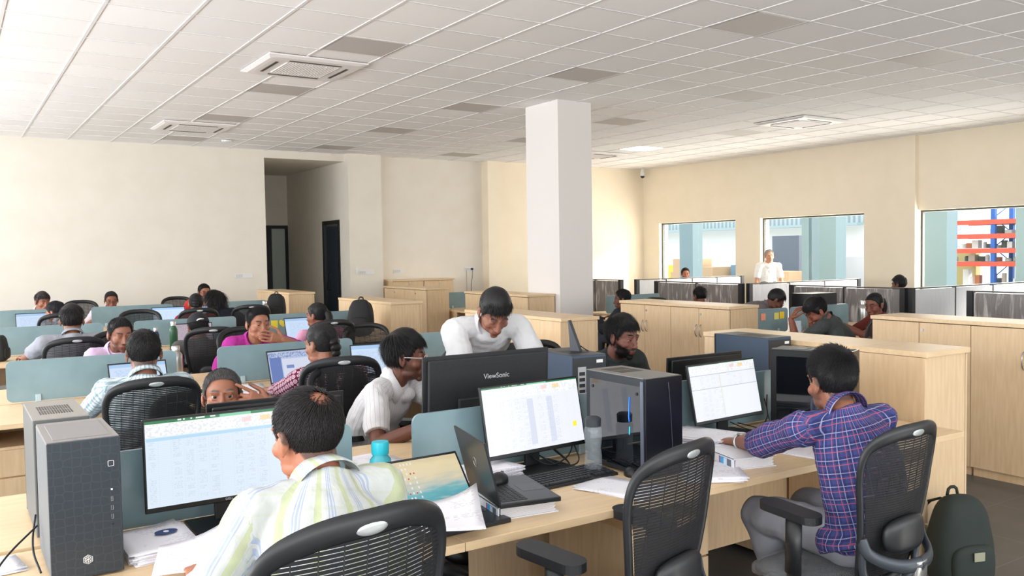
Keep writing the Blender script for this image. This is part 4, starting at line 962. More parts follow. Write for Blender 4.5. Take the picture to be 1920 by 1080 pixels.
# ------------------------------------------------------------------ task chairs
M_chair = mat('chair_frame_black', (30, 31, 34), .42); M_mesh = mat('chair_mesh_black', (22, 22, 25), .6); M_seat = mat('chair_seat_fabric', (30, 31, 36), .85)
M_chg = mat('chair_grey_bracket', (62, 68, 74), .4, .3); M_badge = mat('chair_badge', (186, 190, 190), .3, .6)
def make_chair():
    t = thing('office_chair', '', 'chair')
    HW = [(.47, .12), (.50, .155), (.58, .172), (.66, .186), (.76, .206), (.86, .222), (.93, .224), (.98, .205), (1.01, .165), (1.03, .09)]
    zs = [a for a, _ in HW]; hs = [b for _, b in HW]
    hw = lambda z: float(np.interp(z, zs, hs))
    def yb(z, x): return -.20-(z-.46)*.18-.06*max(0, z-.85)+.10*(x/.22)**2*.5-.02*math.sin((z-.46)/.57*PI)
    pts = [(0, 1.032)]+[(hw(z), z) for z in zs[::-1]]+[(0, .462)]
    loop = [(x, z) for x, z in pts]+[(-x, z) for x, z in pts[-2:0:-1]]
    # smooth the closed loop
    L = [Vector((x, 0, z)) for x, z in loop]
    for _ in range(2):
        L = [q for a, b in zip(L, L[1:]+L[:1]) for q in (a.lerp(b, .25), a.lerp(b, .75))]
    bm = bmesh.new(); n = len(L); rings = []; m8 = 10
    for i in range(n):
        p = L[i]; d = (L[(i+1) % n]-L[i-1]).normalized(); s = Vector((d.z, 0, -d.x))
        c = Vector((0, 0, .75)); 
        if (p-c).dot(s) < 0: s = -s
        k = .5+.5*max(-1, min(1, (p.z-.95)/.07)); wd = .015+.010*k; 
        P = Vector((p.x, yb(p.z, p.x), p.z)); P += -s*wd*.6
        tt = Vector((0, 1, 0))
        rings.append([bm.verts.new(P+s*wd*math.cos(2*PI*q/m8)+tt*.011*math.sin(2*PI*q/m8)) for q in range(m8)])
    for i in range(n):
        for q in range(m8):
            f = bm.faces.new((rings[i][q], rings[i][(q+1) % m8], rings[(i+1) % n][(q+1) % m8], rings[(i+1) % n][q])); f.smooth = True
    bmesh.ops.recalc_face_normals(bm, faces=bm.faces)
    F = obj('back_frame', bm, M_chair, t)
    bm = bmesh.new(); z = .50
    while z < 1.0:
        h = .0070 if z > .79 else .0080
        w_ = hw(z)-.022
        for a in range(8):
            xa, xb = -w_+2*w_*a/8, -w_+2*w_*(a+1)/8
            box(bm, 0, 0, 0, 0, 0, 0) if False else None
            v = [bm.verts.new((x, yb(zz, x)+dy, zz)) for dy in (-.0008, .0008) for x, zz in ((xa, z), (xb, z), (xb, z+h), (xa, z+h))]
            bm.faces.new((v[0], v[1], v[2], v[3])); bm.faces.new((v[7], v[6], v[5], v[4])); bm.faces.new((v[3], v[2], v[6], v[7])); bm.faces.new((v[4], v[5], v[1], v[0]))
        z += .0088
    for a in range(-3, 4):
        x = a*.05
        tube(bm, [(x, yb(z_, x), z_) for z_ in (.5, .6, .7, .8, .9, .985)], .0016, 4)
    obj('back_mesh', bm, M_mesh, t)
    bm = bmesh.new(); bmesh.ops.create_uvsphere(bm, u_segments=24, v_segments=12, radius=1)
    for v in bm.verts: v.co = Vector((v.co.x*.036, yb(1.012, 0)-.0105+v.co.y*.004, 1.008+v.co.z*.0125))
    obj('badge', bm, M_badge, t, True)
    bm = bmesh.new(); bmesh.ops.create_uvsphere(bm, u_segments=24, v_segments=14, radius=1)
    for v in bm.verts:
        x, y, z = v.co; f = lambda q, p: math.copysign(abs(q)**p, q)
        v.co = Vector((f(x, .7)*.115, yb(.66, 0)-.03+f(y, .8)*.024+.02*x*x, .655+f(z, .7)*.062))
    obj('lumbar_pad', bm, M_chair, t, True)
    bm = bmesh.new()
    for s in (-1, 1):
        tube(bm, [(s*.178, yb(.66, .178)+.0, .655), (s*.17, yb(.6, .17)-.03, .60), (s*.10, -.315, .565), (0, -.33, .56)], [.02, .021, .024, .028], 8, ry=[.009, .010, .013, .015], side=(0, 0, 1), smoothpts=2)
        tube(bm, [(s*.17, yb(.62, .17)-.012, .64), (s*.165, yb(.55, .16)-.014, .54), (s*.13, -.23, .47), (s*.06, -.18, .43)], .014, 8, smoothpts=2)
    obj('back_bracket', bm, M_chg, t, True)
    bm = bmesh.new(); tube(bm, [(0, -.335, .575), (0, -.33, .5), (0, -.28, .42), (0, -.2, .395)], [.034, .042, .044, .034], 10, ry=.008, side=(1, 0, 0), smoothpts=2); obj('back_spine', bm, M_silver, t, True)
    # seat
    bm = bmesh.new(); bmesh.ops.create_uvsphere(bm, u_segments=32, v_segments=16, radius=1)
    for v in bm.verts:
        x, y, z = v.co; f = lambda q, p: math.copysign(abs(q)**p, q)
        X, Y = f(x, .55)*.222, f(y, .55)*.235
        v.co = Vector((X, Y+.03, .445+f(z, .8)*.04-(.05*max(0, Y/.235-.55) if Y > 0 else 0)+.012*(X/.245)**2))
    obj('seat', bm, M_seat, t, True)
    bm = bmesh.new(); box(bm, -.17, .17, -.15, .17, .375, .402, bev=.01); box(bm, -.08, .08, -.2, .1, .345, .375, bev=.01); obj('seat_pan', bm, M_chair, t)
    for s in (-1, 1):
        bm = bmesh.new(); prism(bm, rrect(-.045, .045, -.12, .12, .04), .695, .722, 'z')
        for v in bm.verts: v.co.x += s*.238; v.co.y += .02; v.co.z += .01*(v.co.y-.03)/.13
        A = obj('armrest', bm, M_chair, t)
        bm = bmesh.new(); tube(bm, [(s*.258, -.01, .695), (s*.262, -.01, .50)], .034, 10, ry=.018, side=(0, 1, 0)); tube(bm, [(s*.262, -.01, .56), (s*.262, -.01, .43), (s*.24, -.01, .385), (s*.15, -.01, .38)], .028, 10, ry=.011, side=(0, 1, 0), smoothpts=2)
        obj('arm_post', bm, M_chair, A, True)
    bm = bmesh.new(); cyl(bm, (0, 0, .12), (0, 0, .24), .028); cyl(bm, (0, 0, .24), (0, 0, .35), .016); obj('gas_lift', bm, M_black, t)
    bm = bmesh.new()
    for k in range(5):
        a = k*2*PI/5+.3; tube(bm, [(0, 0, .115), (.15*math.cos(a), .15*math.sin(a), .105), (.30*math.cos(a), .30*math.sin(a), .075)], [.026, .022, .016], 8, smoothpts=1)
    B = obj('star_base', bm, M_black, t, True)
    for k in range(5):
        a = k*2*PI/5+.3; x, y = .30*math.cos(a), .30*math.sin(a); bm = bmesh.new(); u = Vector((-math.sin(a), math.cos(a), 0))*.022
        cyl(bm, Vector((x, y, .029))-u, Vector((x, y, .029))-u*.25, .028); cyl(bm, Vector((x, y, .029))+u*.25, Vector((x, y, .029))+u, .028); cyl(bm, (x, y, .029), (x, y, .08), .008); obj('caster', bm, M_black, B)
    return t
chair0 = make_chair(); used = [False]
def chair(x, y, deg, label, s=1.0):
    """deg: direction the sitter faces, 0 = away from the camera (+Y), positive turns towards -X"""
    r = chair0
    if used[0]: r = dup(chair0, (x, y, 0), math.radians(deg), label, 'black mesh office chairs')
    else: used[0] = True; r.location = (x, y, 0); r.rotation_euler = (0, 0, math.radians(deg)); r['label'] = label; r['group'] = 'black mesh office chairs'
    r.scale = (1, 1, s)
    return r
chair(.595, 1.90, 10, 'black mesh office chair behind the man in the pale striped shirt, left foreground', 1.09)
c2 = chair(1.66, 2.17, 15, 'empty black mesh office chair in the centre foreground, in front of the desk edge', 1.03)
c3 = chair(2.635, 2.06, 3, 'black mesh office chair with plastic covered seat, behind the man in plaid', .995)
chair(.80, 4.95, 3, 'black mesh office chair of the man in the pale plaid shirt, second row')
chair(1.79, 4.93, -6, 'black mesh office chair of the woman in the maroon print dress', 1.03)
chair(.78, 8.02, 5, 'black mesh office chair of the man in the grey shirt, third row', .98)
chair(1.86, 8.0, -10, 'black mesh office chair of the capped person, third row')
chair(2.86, 8.05, 0, 'black mesh office chair of the woman in pink, third row')
chair(3.16, 7.5, 178, 'empty black mesh office chair beyond the second row divider, left of the standing man', .95)
chair(2.36, 10.97, 0, 'black mesh office chair of the woman in red, fourth row')
chair(3.05, 11.2, -8, 'black mesh office chair of the woman in the black cap, fourth row')
chair(.98, 11.2, 5, 'black mesh office chair of the person in the white shirt, fourth row')
chair(1.55, 13.75, 185, 'black mesh office chair of the far man with glasses')
chair(2.80, 13.8, 180, 'black mesh office chair of the far man in red')
chair(1.76, 10.62, 178, 'empty black mesh office chair behind the green bottle, third row')
chair(1.15, 7.62, 184, 'black mesh office chair behind the man in lilac')
chair(2.02, 7.25, 183, 'black mesh office chair behind the man in magenta')
chair(1.84, 4.42, 205, 'black mesh office chair of the man in the white striped shirt', .98)
chair(1.02, 4.50, 180, 'black mesh office chair of the frowning man behind the left monitor', .9)
chair(3.30, 4.62, 200, 'black mesh office chair of the bearded man')
chair(2.75, 4.98, 10, 'black mesh office chair behind the standing man in white')
chair(6.9, 8.42, 0, 'black mesh office chair right of the column with a dark jacket on it')
chair(6.60, 5.05, 20, 'black mesh office chair of the man resting on his arm at the right')
# clear plastic wrap on the seat of the chair of the man in plaid
M_wrap = mat('clear_plastic_wrap', (226, 230, 236), .08, alpha=.2, spec=.8)
ns, ls, b = nodes(M_wrap); n = ns.new('ShaderNodeTexNoise'); n.inputs['Scale'].default_value = 18; n.inputs['Detail'].default_value = 6; n.inputs['Distortion'].default_value = 2
ls.new(coords(ns, ls), n.inputs['Vector']); bp = ns.new('ShaderNodeBump'); bp.inputs['Strength'].default_value = 1; bp.inputs['Distance'].default_value = .02; ls.new(n.outputs[0], bp.inputs['Height']); ls.new(bp.outputs[0], b.inputs['Normal'])
for c, nm in ((c3, 'plastic_cover'), (c2, 'plastic_cover')):
    bm = bmesh.new(); bmesh.ops.create_uvsphere(bm, u_segments=40, v_segments=20, radius=1)
    for v in bm.verts:
        x, y, z = v.co; f = lambda q, p: math.copysign(abs(q)**p, q)
        X, Y = f(x, .55)*.232, f(y, .55)*.246
        q = Vector((X, Y+.03, .442+f(z, .8)*.048-(.05*max(0, Y/.246-.55) if Y > 0 else 0)+.012*(X/.245)**2))
        v.co = q+.006*noise.noise_vector(q*25)
    obj(nm, bm, M_wrap, c, True)
# dark jacket hung over the chair right of the column and over the one behind the standing man
for x, y, rz, lab in ((6.9, 8.42, 0, 'dark jacket hung over the chair right of the column'), (2.75, 4.98, .17, 'dark jacket hung over the chair behind the standing man')):
    bm = bmesh.new(); bmesh.ops.create_uvsphere(bm, u_segments=28, v_segments=18, radius=1)
    for v in bm.verts:
        a, b_, c_ = v.co; f = lambda q, p: math.copysign(abs(q)**p, q)
        z = .80+f(c_, .5)*.27
        q = Vector((f(a, .6)*.245, -.325-(z-.6)*.17+f(b_, .7)*.06, z))
        v.co = q+.015*noise.noise_vector(q*9)
    o = obj('jacket', bm, noisy(mat('jacket_charcoal', (32, 33, 36), .85), (44, 45, 48), 30, bump=.3), None, True, (x, y, 0)); o.rotation_euler = (0, 0, rz); tag(o, lab, 'jacket')
# ------------------------------------------------------------------ people
def to_mesh_remesh(bm, voxel, smooth=3, name='m', fac=.5):
    me = bpy.data.meshes.new(name); bm.to_mesh(me); bm.free()
    o = bpy.data.objects.new(name, me); COL.objects.link(o)
    r = o.modifiers.new('r', 'REMESH'); r.mode = 'VOXEL'; r.voxel_size = voxel; r.use_smooth_shade = True
    if smooth:
        s = o.modifiers.new('s', 'SMOOTH'); s.factor = fac; s.iterations = smooth
    dg = bpy.context.evaluated_depsgraph_get(); out = bpy.data.meshes.new_from_object(o.evaluated_get(dg))
    bpy.data.objects.remove(o); out.name = name; out.shade_smooth()
    return out
def ell(bm, c, r, M=None, sub=3, rot=None):
    res = bmesh.ops.create_icosphere(bm, subdivisions=sub, radius=1)
    for v in res['verts']:
        p = Vector((v.co.x*r[0], v.co.y*r[1], v.co.z*r[2]))
        if rot is not None: p = rot @ p
        p += Vector(c); v.co = M @ p if M is not None else p
def limb(bm, pts, r, ry=None, side=None, n=14, k=1):
    tube(bm, pts, r, n, ry=ry, side=side, smoothpts=k)
    R0 = r[0] if isinstance(r, (list, tuple)) else r; R1 = r[-1] if isinstance(r, (list, tuple)) else r
    if ry is None:
        ell(bm, pts[0], (R0,)*3, sub=2); ell(bm, pts[-1], (R1,)*3, sub=2)
def ik(S, W, l1, l2, pole):
    d = W-S; L = min(d.length, l1+l2-.004); d.normalize(); W = S+d*L
    a = (l1*l1-l2*l2+L*L)/(2*L); h = math.sqrt(max(0, l1*l1-a*a))
    p = pole-d*pole.dot(d); p.normalize()
    return S+d*a+p*h, W
def head_prims(bm, M, fem=False, lid=0):
    j = .92 if fem else 1
    ell(bm, (0, -.012, .035), (.076, .097, .086), M, 4)
    ell(bm, (0, .018, -.018), (.066, .072, .085), M, 4)
    ell(bm, (0, .026, -.068), (.053*j, .054, .044), M)
    ell(bm, (0, .074, -.098), (.022*j, .017, .017), M)
    for s in (-1, 1):
        ell(bm, (s*.043, .054, -.024), (.024, .026, .024), M)
        ell(bm, (s*.027, .079, .031), (.026, .013, .009), M)
        ell(bm, (s*.046, .020, -.072), (.014*j, .034, .020), M)
        ell(bm, (s*.0125, .098, -.034), (.0095, .011, .0085), M)
        ell(bm, (s*.031, .0735, .0190-.0055*lid), (.0170, .0154+.001*lid, .0068+.006*lid), M)
        ell(bm, (s*.031, .0725, .0015), (.0162, .0142, .0056), M)
        R = Matrix.Rotation(s*-.28, 3, 'Z') @ Matrix.Rotation(.18, 3, 'X')
        ell(bm, (s*.080, -.012, -.006), (.006, .019, .032), M, 3, R)
        ell(bm, (s*.086, -.021, -.002), (.005, .007, .028), M, 2, R)
        ell(bm, (s*.083, -.014, .020), (.006, .015, .008), M, 2, R)
        ell(bm, (s*.079, -.004, -.031), (.005, .008, .010), M, 2)
    for q in range(8):
        t = q/7; ell(bm, (0, .086+.024*t**1.4, .022-.052*t), (.0075+.0055*t, .011, .011), M, 2)
    ell(bm, (0, .108, -.031), (.0125, .012, .0105), M)
    ell(bm, (0, .078, -.063), (.034, .021, .027), M)
    ell(bm, (0, .0945, -.0595), (.022, .0085, .0055), M, 3); ell(bm, (0, .0925, -.0715), (.019, .0085, .0068), M, 3)
def hand_prims(bm, W, d, pn, right, curl=(.35, .4, .45, .5), thumb=.35, sp=.0215, sc=1.0, spread=.06):
    d = d.normalized(); pn = (pn-d*pn.dot(d)).normalized(); sd = d.cross(pn)*(1 if right else -1)
    tube(bm, [W-d*.01, W+d*.03, W+d*.092*sc], [.026, .034, .040], 12, ry=[.019, .0165, .0135], side=sd)
    lens = [(.040, .024, .019), (.044, .028, .021), (.041, .026, .020), (.032, .020, .018)]
    for i in range(4):
        off = (1.5-i)*sp; a = curl[i]; p = W+d*(.088 if i in (1, 2) else .082)*sc+sd*off
        dirv = (d+sd*spread*(1.5-i)).normalized(); pts = [p-dirv*.012, p]; ax = sd
        ang = a*.6
        for k, l in enumerate(lens[i]):
            v = dirv*math.cos(ang)+pn*math.sin(ang); p = p+v*l*sc; pts.append(p); ang += a
        tube(bm, pts, [.0098*sc, .0095*sc, .0088*sc, .0082*sc, .0072*sc], 9); ell(bm, pts[-1], (.0074*sc,)*3, sub=2)
        for q in pts[1:-1]: ell(bm, q, (.0096*sc,)*3, sub=2)
    b = W+d*.022+sd*.028; v = (d*.62+sd*.72+pn*.25).normalized(); v2 = (d*.9+sd*.25+pn*thumb).normalized()
    p1 = b+v*.045; p2 = p1+v2*.034; p3 = p2+v2*.026
    tube(bm, [b-v*.015, p1, p2, p3], [.016, .0118, .0105, .0085], 9); ell(bm, p3, (.0086,)*3, sub=2); ell(bm, p1, (.0122,)*3, sub=2)
def skin_mat(name, c):
    k = 'skin_'+name
    if k in MATS: return MATS[k]
    m = mat(k, c, .5, spec=.4); ns, ls, b = nodes(m)
    a = ns.new('ShaderNodeAttribute'); a.attribute_name = 'tint'
    ls.new(a.outputs['Color'], b.inputs['Base Color']); b.inputs['Subsurface Weight'].default_value = .03; b.inputs['Subsurface Radius'].default_value = (.02, .008, .004)
    return m
def cloth_mat(name, kind, cols, sc=1.0, rough=.85):
    if name in MATS: return MATS[name]
    m = mat(name, cols[0], rough, spec=.25); ns, ls, b = nodes(m)
    a = ns.new('ShaderNodeAttribute'); a.attribute_name = 'pat'; s = ns.new('ShaderNodeSeparateXYZ'); ls.new(a.outputs['Vector'], s.inputs[0])
    U, V = s.outputs[0], s.outputs[1]
    def st(x, per, a0, a1, off=0):
        f = math_n(ns, ls, 'FRACT', math_n(ns, ls, 'ADD', math_n(ns, ls, 'DIVIDE', x, per*sc), 50+off))
        return math_n(ns, ls, 'MULTIPLY', math_n(ns, ls, 'GREATER_THAN', f, a0), math_n(ns, ls, 'LESS_THAN', f, a1))
    out = lin(cols[0])
    if kind == 'plaid':
        for ax in (U, V):
            out = mixc(ns, ls, math_n(ns, ls, 'MULTIPLY', st(ax, .056, .30, .72), .55), out, lin(cols[1]))
        for ax in (U, V):
            out = mixc(ns, ls, math_n(ns, ls, 'MULTIPLY', st(ax, .056, .10, .16), .7), out, lin(cols[2]))
            out = mixc(ns, ls, math_n(ns, ls, 'MULTIPLY', st(ax, .056, .48, .54), .75), out, lin(cols[3]))
    elif kind == 'stripes':
        out = mixc(ns, ls, st(U, .10, .10, .32), out, lin(cols[1]))
        out = mixc(ns, ls, st(U, .10, .52, .56), out, lin(cols[2])); out = mixc(ns, ls, st(U, .10, .60, .66), out, lin(cols[2])); out = mixc(ns, ls, st(U, .10, .70, .74), out, lin(cols[2]))
        out = mixc(ns, ls, math_n(ns, ls, 'MULTIPLY', st(V, .05, .4, .55), .25), out, lin(cols[1]))
    elif kind == 'pin':
        out = mixc(ns, ls, math_n(ns, ls, 'MULTIPLY', st(U, .022, .46, .54), .6), out, lin(cols[1]))
    elif kind == 'dots':
        cb = ns.new('ShaderNodeCombineXYZ')
        f1 = math_n(ns, ls, 'SUBTRACT', math_n(ns, ls, 'FRACT', math_n(ns, ls, 'ADD', math_n(ns, ls, 'DIVIDE', U, .034), 50)), .5); f2 = math_n(ns, ls, 'SUBTRACT', math_n(ns, ls, 'FRACT', math_n(ns, ls, 'ADD', math_n(ns, ls, 'DIVIDE', V, .034), 50)), .5)
        ls.new(f1, cb.inputs[0]); ls.new(f2, cb.inputs[1]); vl = ns.new('ShaderNodeVectorMath'); vl.operation = 'LENGTH'; ls.new(cb.outputs[0], vl.inputs[0]); r = vl.outputs['Value']
        out = mixc(ns, ls, math_n(ns, ls, 'LESS_THAN', r, .40), out, lin(cols[1]))
        out = mixc(ns, ls, math_n(ns, ls, 'MULTIPLY', math_n(ns, ls, 'LESS_THAN', r, .28), math_n(ns, ls, 'GREATER_THAN', r, .2)), out, lin(cols[0]))
        out = mixc(ns, ls, math_n(ns, ls, 'LESS_THAN', r, .10), out, lin(cols[0]))
    elif kind == 'folds':
        n2 = ns.new('ShaderNodeTexNoise'); n2.inputs['Scale'].default_value = 4; ls.new(a.outputs['Vector'], n2.inputs['Vector']); out = mixc(ns, ls, n2.outputs[0], lin(cols[0]), lin(cols[1]))
    if not isinstance(out, tuple): ls.new(out, b.inputs['Base Color'])
    n = ns.new('ShaderNodeTexNoise'); n.inputs['Scale'].default_value = 13; n.inputs['Detail'].default_value = 4; n.inputs['Distortion'].default_value = .8; ls.new(coords(ns, ls, (1, 1, .6)), n.inputs['Vector'])
    bp = ns.new('ShaderNodeBump'); bp.inputs['Strength'].default_value = .55; bp.inputs['Distance'].default_value = .014; ls.new(n.outputs[0], bp.inputs['Height']); ls.new(bp.outputs[0], b.inputs['Normal'])
    return m
def verts_np(me):
    a = np.empty(len(me.vertices)*3, np.float32); me.vertices.foreach_get('co', a); return a.reshape(-1, 3)
def set_pat(me, segs):
    """segs: list of (A, B, side, mode)"""
    P = verts_np(me); best = np.full(len(P), 1e9); out = np.zeros((len(P), 3), np.float32)
    for A, B, side, rr in segs:
        A, B, side = np.array(A), np.array(B), np.array(side); d = B-A; L = np.linalg.norm(d); d = d/L
        s = side-d*side.dot(d); s /= np.linalg.norm(s); t = np.cross(d, s)
        q = P-A; h = np.clip(q@d, 0, L); dist = np.linalg.norm(q-np.outer(h, d), axis=1)/rr
        x, y = q@s, q@t; m_ = dist < best; ang_ = np.arctan2(x, -y)
        u = np.arctan2(y, x)*rr if rr < .1 else ang_*.165
        out[m_, 0] = u[m_]; out[m_, 1] = (q@d)[m_]; best = np.where(m_, dist, best)
    at = me.attributes.new('pat', 'FLOAT_VECTOR', 'POINT'); at.data.foreach_set('vector', out.ravel())
def displace(me, amp, freq, seed=0, zs=1):
    P = verts_np(me); 
    nn = np.empty(len(P)*3, np.float32); me.vertices.foreach_get('normal', nn); nn = nn.reshape(-1, 3)
    k = np.array([noise.noise(Vector((p[0]*freq+seed, p[1]*freq, p[2]*freq*zs))) for p in P], np.float32)
    P = P+nn*(amp*k)[:, None]; me.vertices.foreach_set('co', P.ravel().astype(np.float32))
ZL = ([-.12, -.06, -.035, -.008, .012, .03, .05, .07, .1], [-.068, -.060, -.024, .028, -.002, .034, .074, .089, .094])
def hair(parent, M, style, c, near, seed=0):
    rnd = random.Random(seed); hm = mat('hair_%d_%d_%d' % c, c, .55, spec=.35)
    nroot = {2: 5200, 1: 1500, 0: 300}[near]; wd = {2: .0019, 1: .0036, 0: .009}[near]
    verts = []; faces = []
    c0 = Vector((0, -.012, .035)); R = Vector((.0785, .0995, .0885))
    rec = {'bald': .012, 'short': .003, 'crew': .008}.get(style, -.004)
    def mask(p):
        zt = float(np.interp(p.y, *ZL))+(rec if p.y > .03 else 0)
        if style in ('long', 'bun', 'pony', 'shaggy', 'mullet'): zt = min(zt, -.045 if p.y < -.018 else zt-.004)
        if style == 'bald' and (p-Vector((0.004, -.072, .098))).length < .031: return False
        return p.z > zt
    # base shell
    vol = {'short': .006, 'crew': .004, 'bald': .004, 'quiff': .010, 'shaggy': .012, 'mullet': .014, 'long': .012, 'bun': .005, 'pony': .006, 'bend': .012}.get(style, .007)
    b = bmesh.new(); bmesh.ops.create_icosphere(b, subdivisions=4, radius=1)
    for v in b.verts:
        p = Vector((v.co.x*R.x, v.co.y*R.y, v.co.z*R.z))+c0; v.co = p
    b.faces.ensure_lookup_table()
    bmesh.ops.delete(b, geom=[f for f in b.faces if not mask(f.calc_center_median())], context='FACES')
    for v in b.verts:
        n = (v.co-c0); up_ = max(0, n.z/.09); n.normalize()
        edge = .3 if v.is_boundary else 1
        v.co += n*(vol*(.5+.8*up_)*edge+.003*noise.noise(v.co*30)*edge)
    if style in ('quiff', 'mullet', 'shaggy', 'bend'):
        for v in b.verts:
            if v.co.z > .08: v.co += Vector((0, .0, .010))*(v.co.z-.08)/.05
    base = [(M @ v.co)[:] for v in b.verts]; 
    b.verts.index_update(); bf = [[v.index for v in f.verts] for f in b.faces]; b.free()
    verts += base; faces += bf
    ga = PI*(3-5**.5)
    nt = int(nroot*1.5)
    for i in range(nt):
        z = 1-2*(i+.5)/nt; r = math.sqrt(1-z*z); a = ga*i
        u = Vector((r*math.cos(a), r*math.sin(a), z)); p = Vector((u.x*R.x, u.y*R.y, u.z*R.z))+c0
        if not mask(p):
            if not (style == 'bald' and p.z > .06 and p.y < -.03 and rnd.random() < .35): continue
        n = Vector((u.x/R.x, u.y/R.y, u.z/R.z)).normalized()
        # flow away from the crown
        crown = c0+Vector((.01, -.06, .075)); f = p-crown; f -= n*f.dot(n)
        if f.length < 1e-4: f = Vector((1, 0, 0))
        f.normalize(); top = max(0, n.z)
        if style in ('short', 'crew', 'bald'): L = rnd.uniform(.010, .018)*(1+.8*top)*(.5 if p.y > .045 else 1); lift = .35
        elif style == 'quiff': L = rnd.uniform(.012, .02)+.045*max(0, n.z)**2*(.4+max(0, p.y*9)); lift = .35+.55*top
        elif style in ('shaggy', 'mullet', 'bend'):
            L = rnd.uniform(.028, .05)+(.03 if p.y < -.02 and style == 'mullet' else 0); lift = .24 if top > .3 else .08
            if style == 'bend' and p.y < 0: L *= .5
            if abs(p.x) > .045 and p.y > -.035 and p.z < .075: L *= .35
        elif style in ('long',): L = rnd.uniform(.10, .2) if p.y < .03 else .06; lift = .12
        else: L = rnd.uniform(.02, .035); lift = .05
        if style in ('bun', 'pony'): f = (Vector((0, -.10, .01))-p); f -= n*f.dot(n); f.normalize()
        f = (f+Vector([rnd.uniform(-.35, .35) for _ in range(3)])*(.42 if style not in ('bun', 'pony') else .15)); d = (f+n*lift).normalized()
        q = p+n*vol*(.2+.8*top); k = 5; pts = [q]
        for s in range(k):
            q = q+d*(L/k); d = (d+Vector((0, 0, -.10*(L/.03)*.35))-n*.10).normalized()
            e = q-c0; kk = math.sqrt((e.x/R.x)**2+(e.y/R.y)**2+(e.z/R.z)**2)
            if kk < 1.03: q = c0+e*(1.03/max(kk, .01))
            pts.append(q)
        w0 = wd*rnd.uniform(.7, 1.3); sidev = f.cross(n).normalized(); i0 = len(verts)
        for s, q in enumerate(pts):
            t = 1-s/k*.85; e = (q-c0).normalized()
            verts += [(M @ (q-sidev*w0*t))[:], (M @ (q+e*w0*.55*t))[:], (M @ (q+sidev*w0*t))[:]]
        for s in range(k):
            A = i0+s*3
            faces += [(A, A+1, A+4, A+3), (A+1, A+2, A+5, A+4), (A+2, A, A+3, A+5)]
        faces.append((i0+k*3, i0+k*3+1, i0+k*3+2))
    me = bpy.data.meshes.new('hair'); me.from_pydata(verts, [], faces); me.materials.append(hm); me.shade_smooth()
    o = bpy.data.objects.new('hair', me); COL.objects.link(o); o.parent = parent
    if style in ('bun', 'pony', 'long', 'braid'):
        bm = bmesh.new()
        if style == 'bun':
            for k, (y, z, r) in enumerate(((-.108, .01, .034), (-.115, -.02, .033), (-.112, -.052, .029), (-.104, -.082, .022))): ell(bm, (0, y, z), (r*1.05, r*.8, r*.8), M)
        elif style == 'pony':
            limb(bm, [M @ Vector((0, -.10, .03)), M @ Vector((.0, -.135, .01)), M @ Vector((0, -.135, -.07)), M @ Vector((.01, -.115, -.15))], [.028, .036, .036, .014], n=12)
        else:
            limb(bm, [M @ Vector((0, -.07, .02)), M @ Vector((0, -.10, -.05)), M @ Vector((.01, -.115, -.13)), M @ Vector((.02, -.11, -.26))], [.07, .062, .055, .02], ry=[.04, .04, .035, .012], side=M.to_3x3() @ Vector((1, 0, 0)), n=14)
        for v in bm.verts: v.co += .005*noise.noise_vector(v.co*55)
        obj('hair_tail', bm, hm, parent, True)
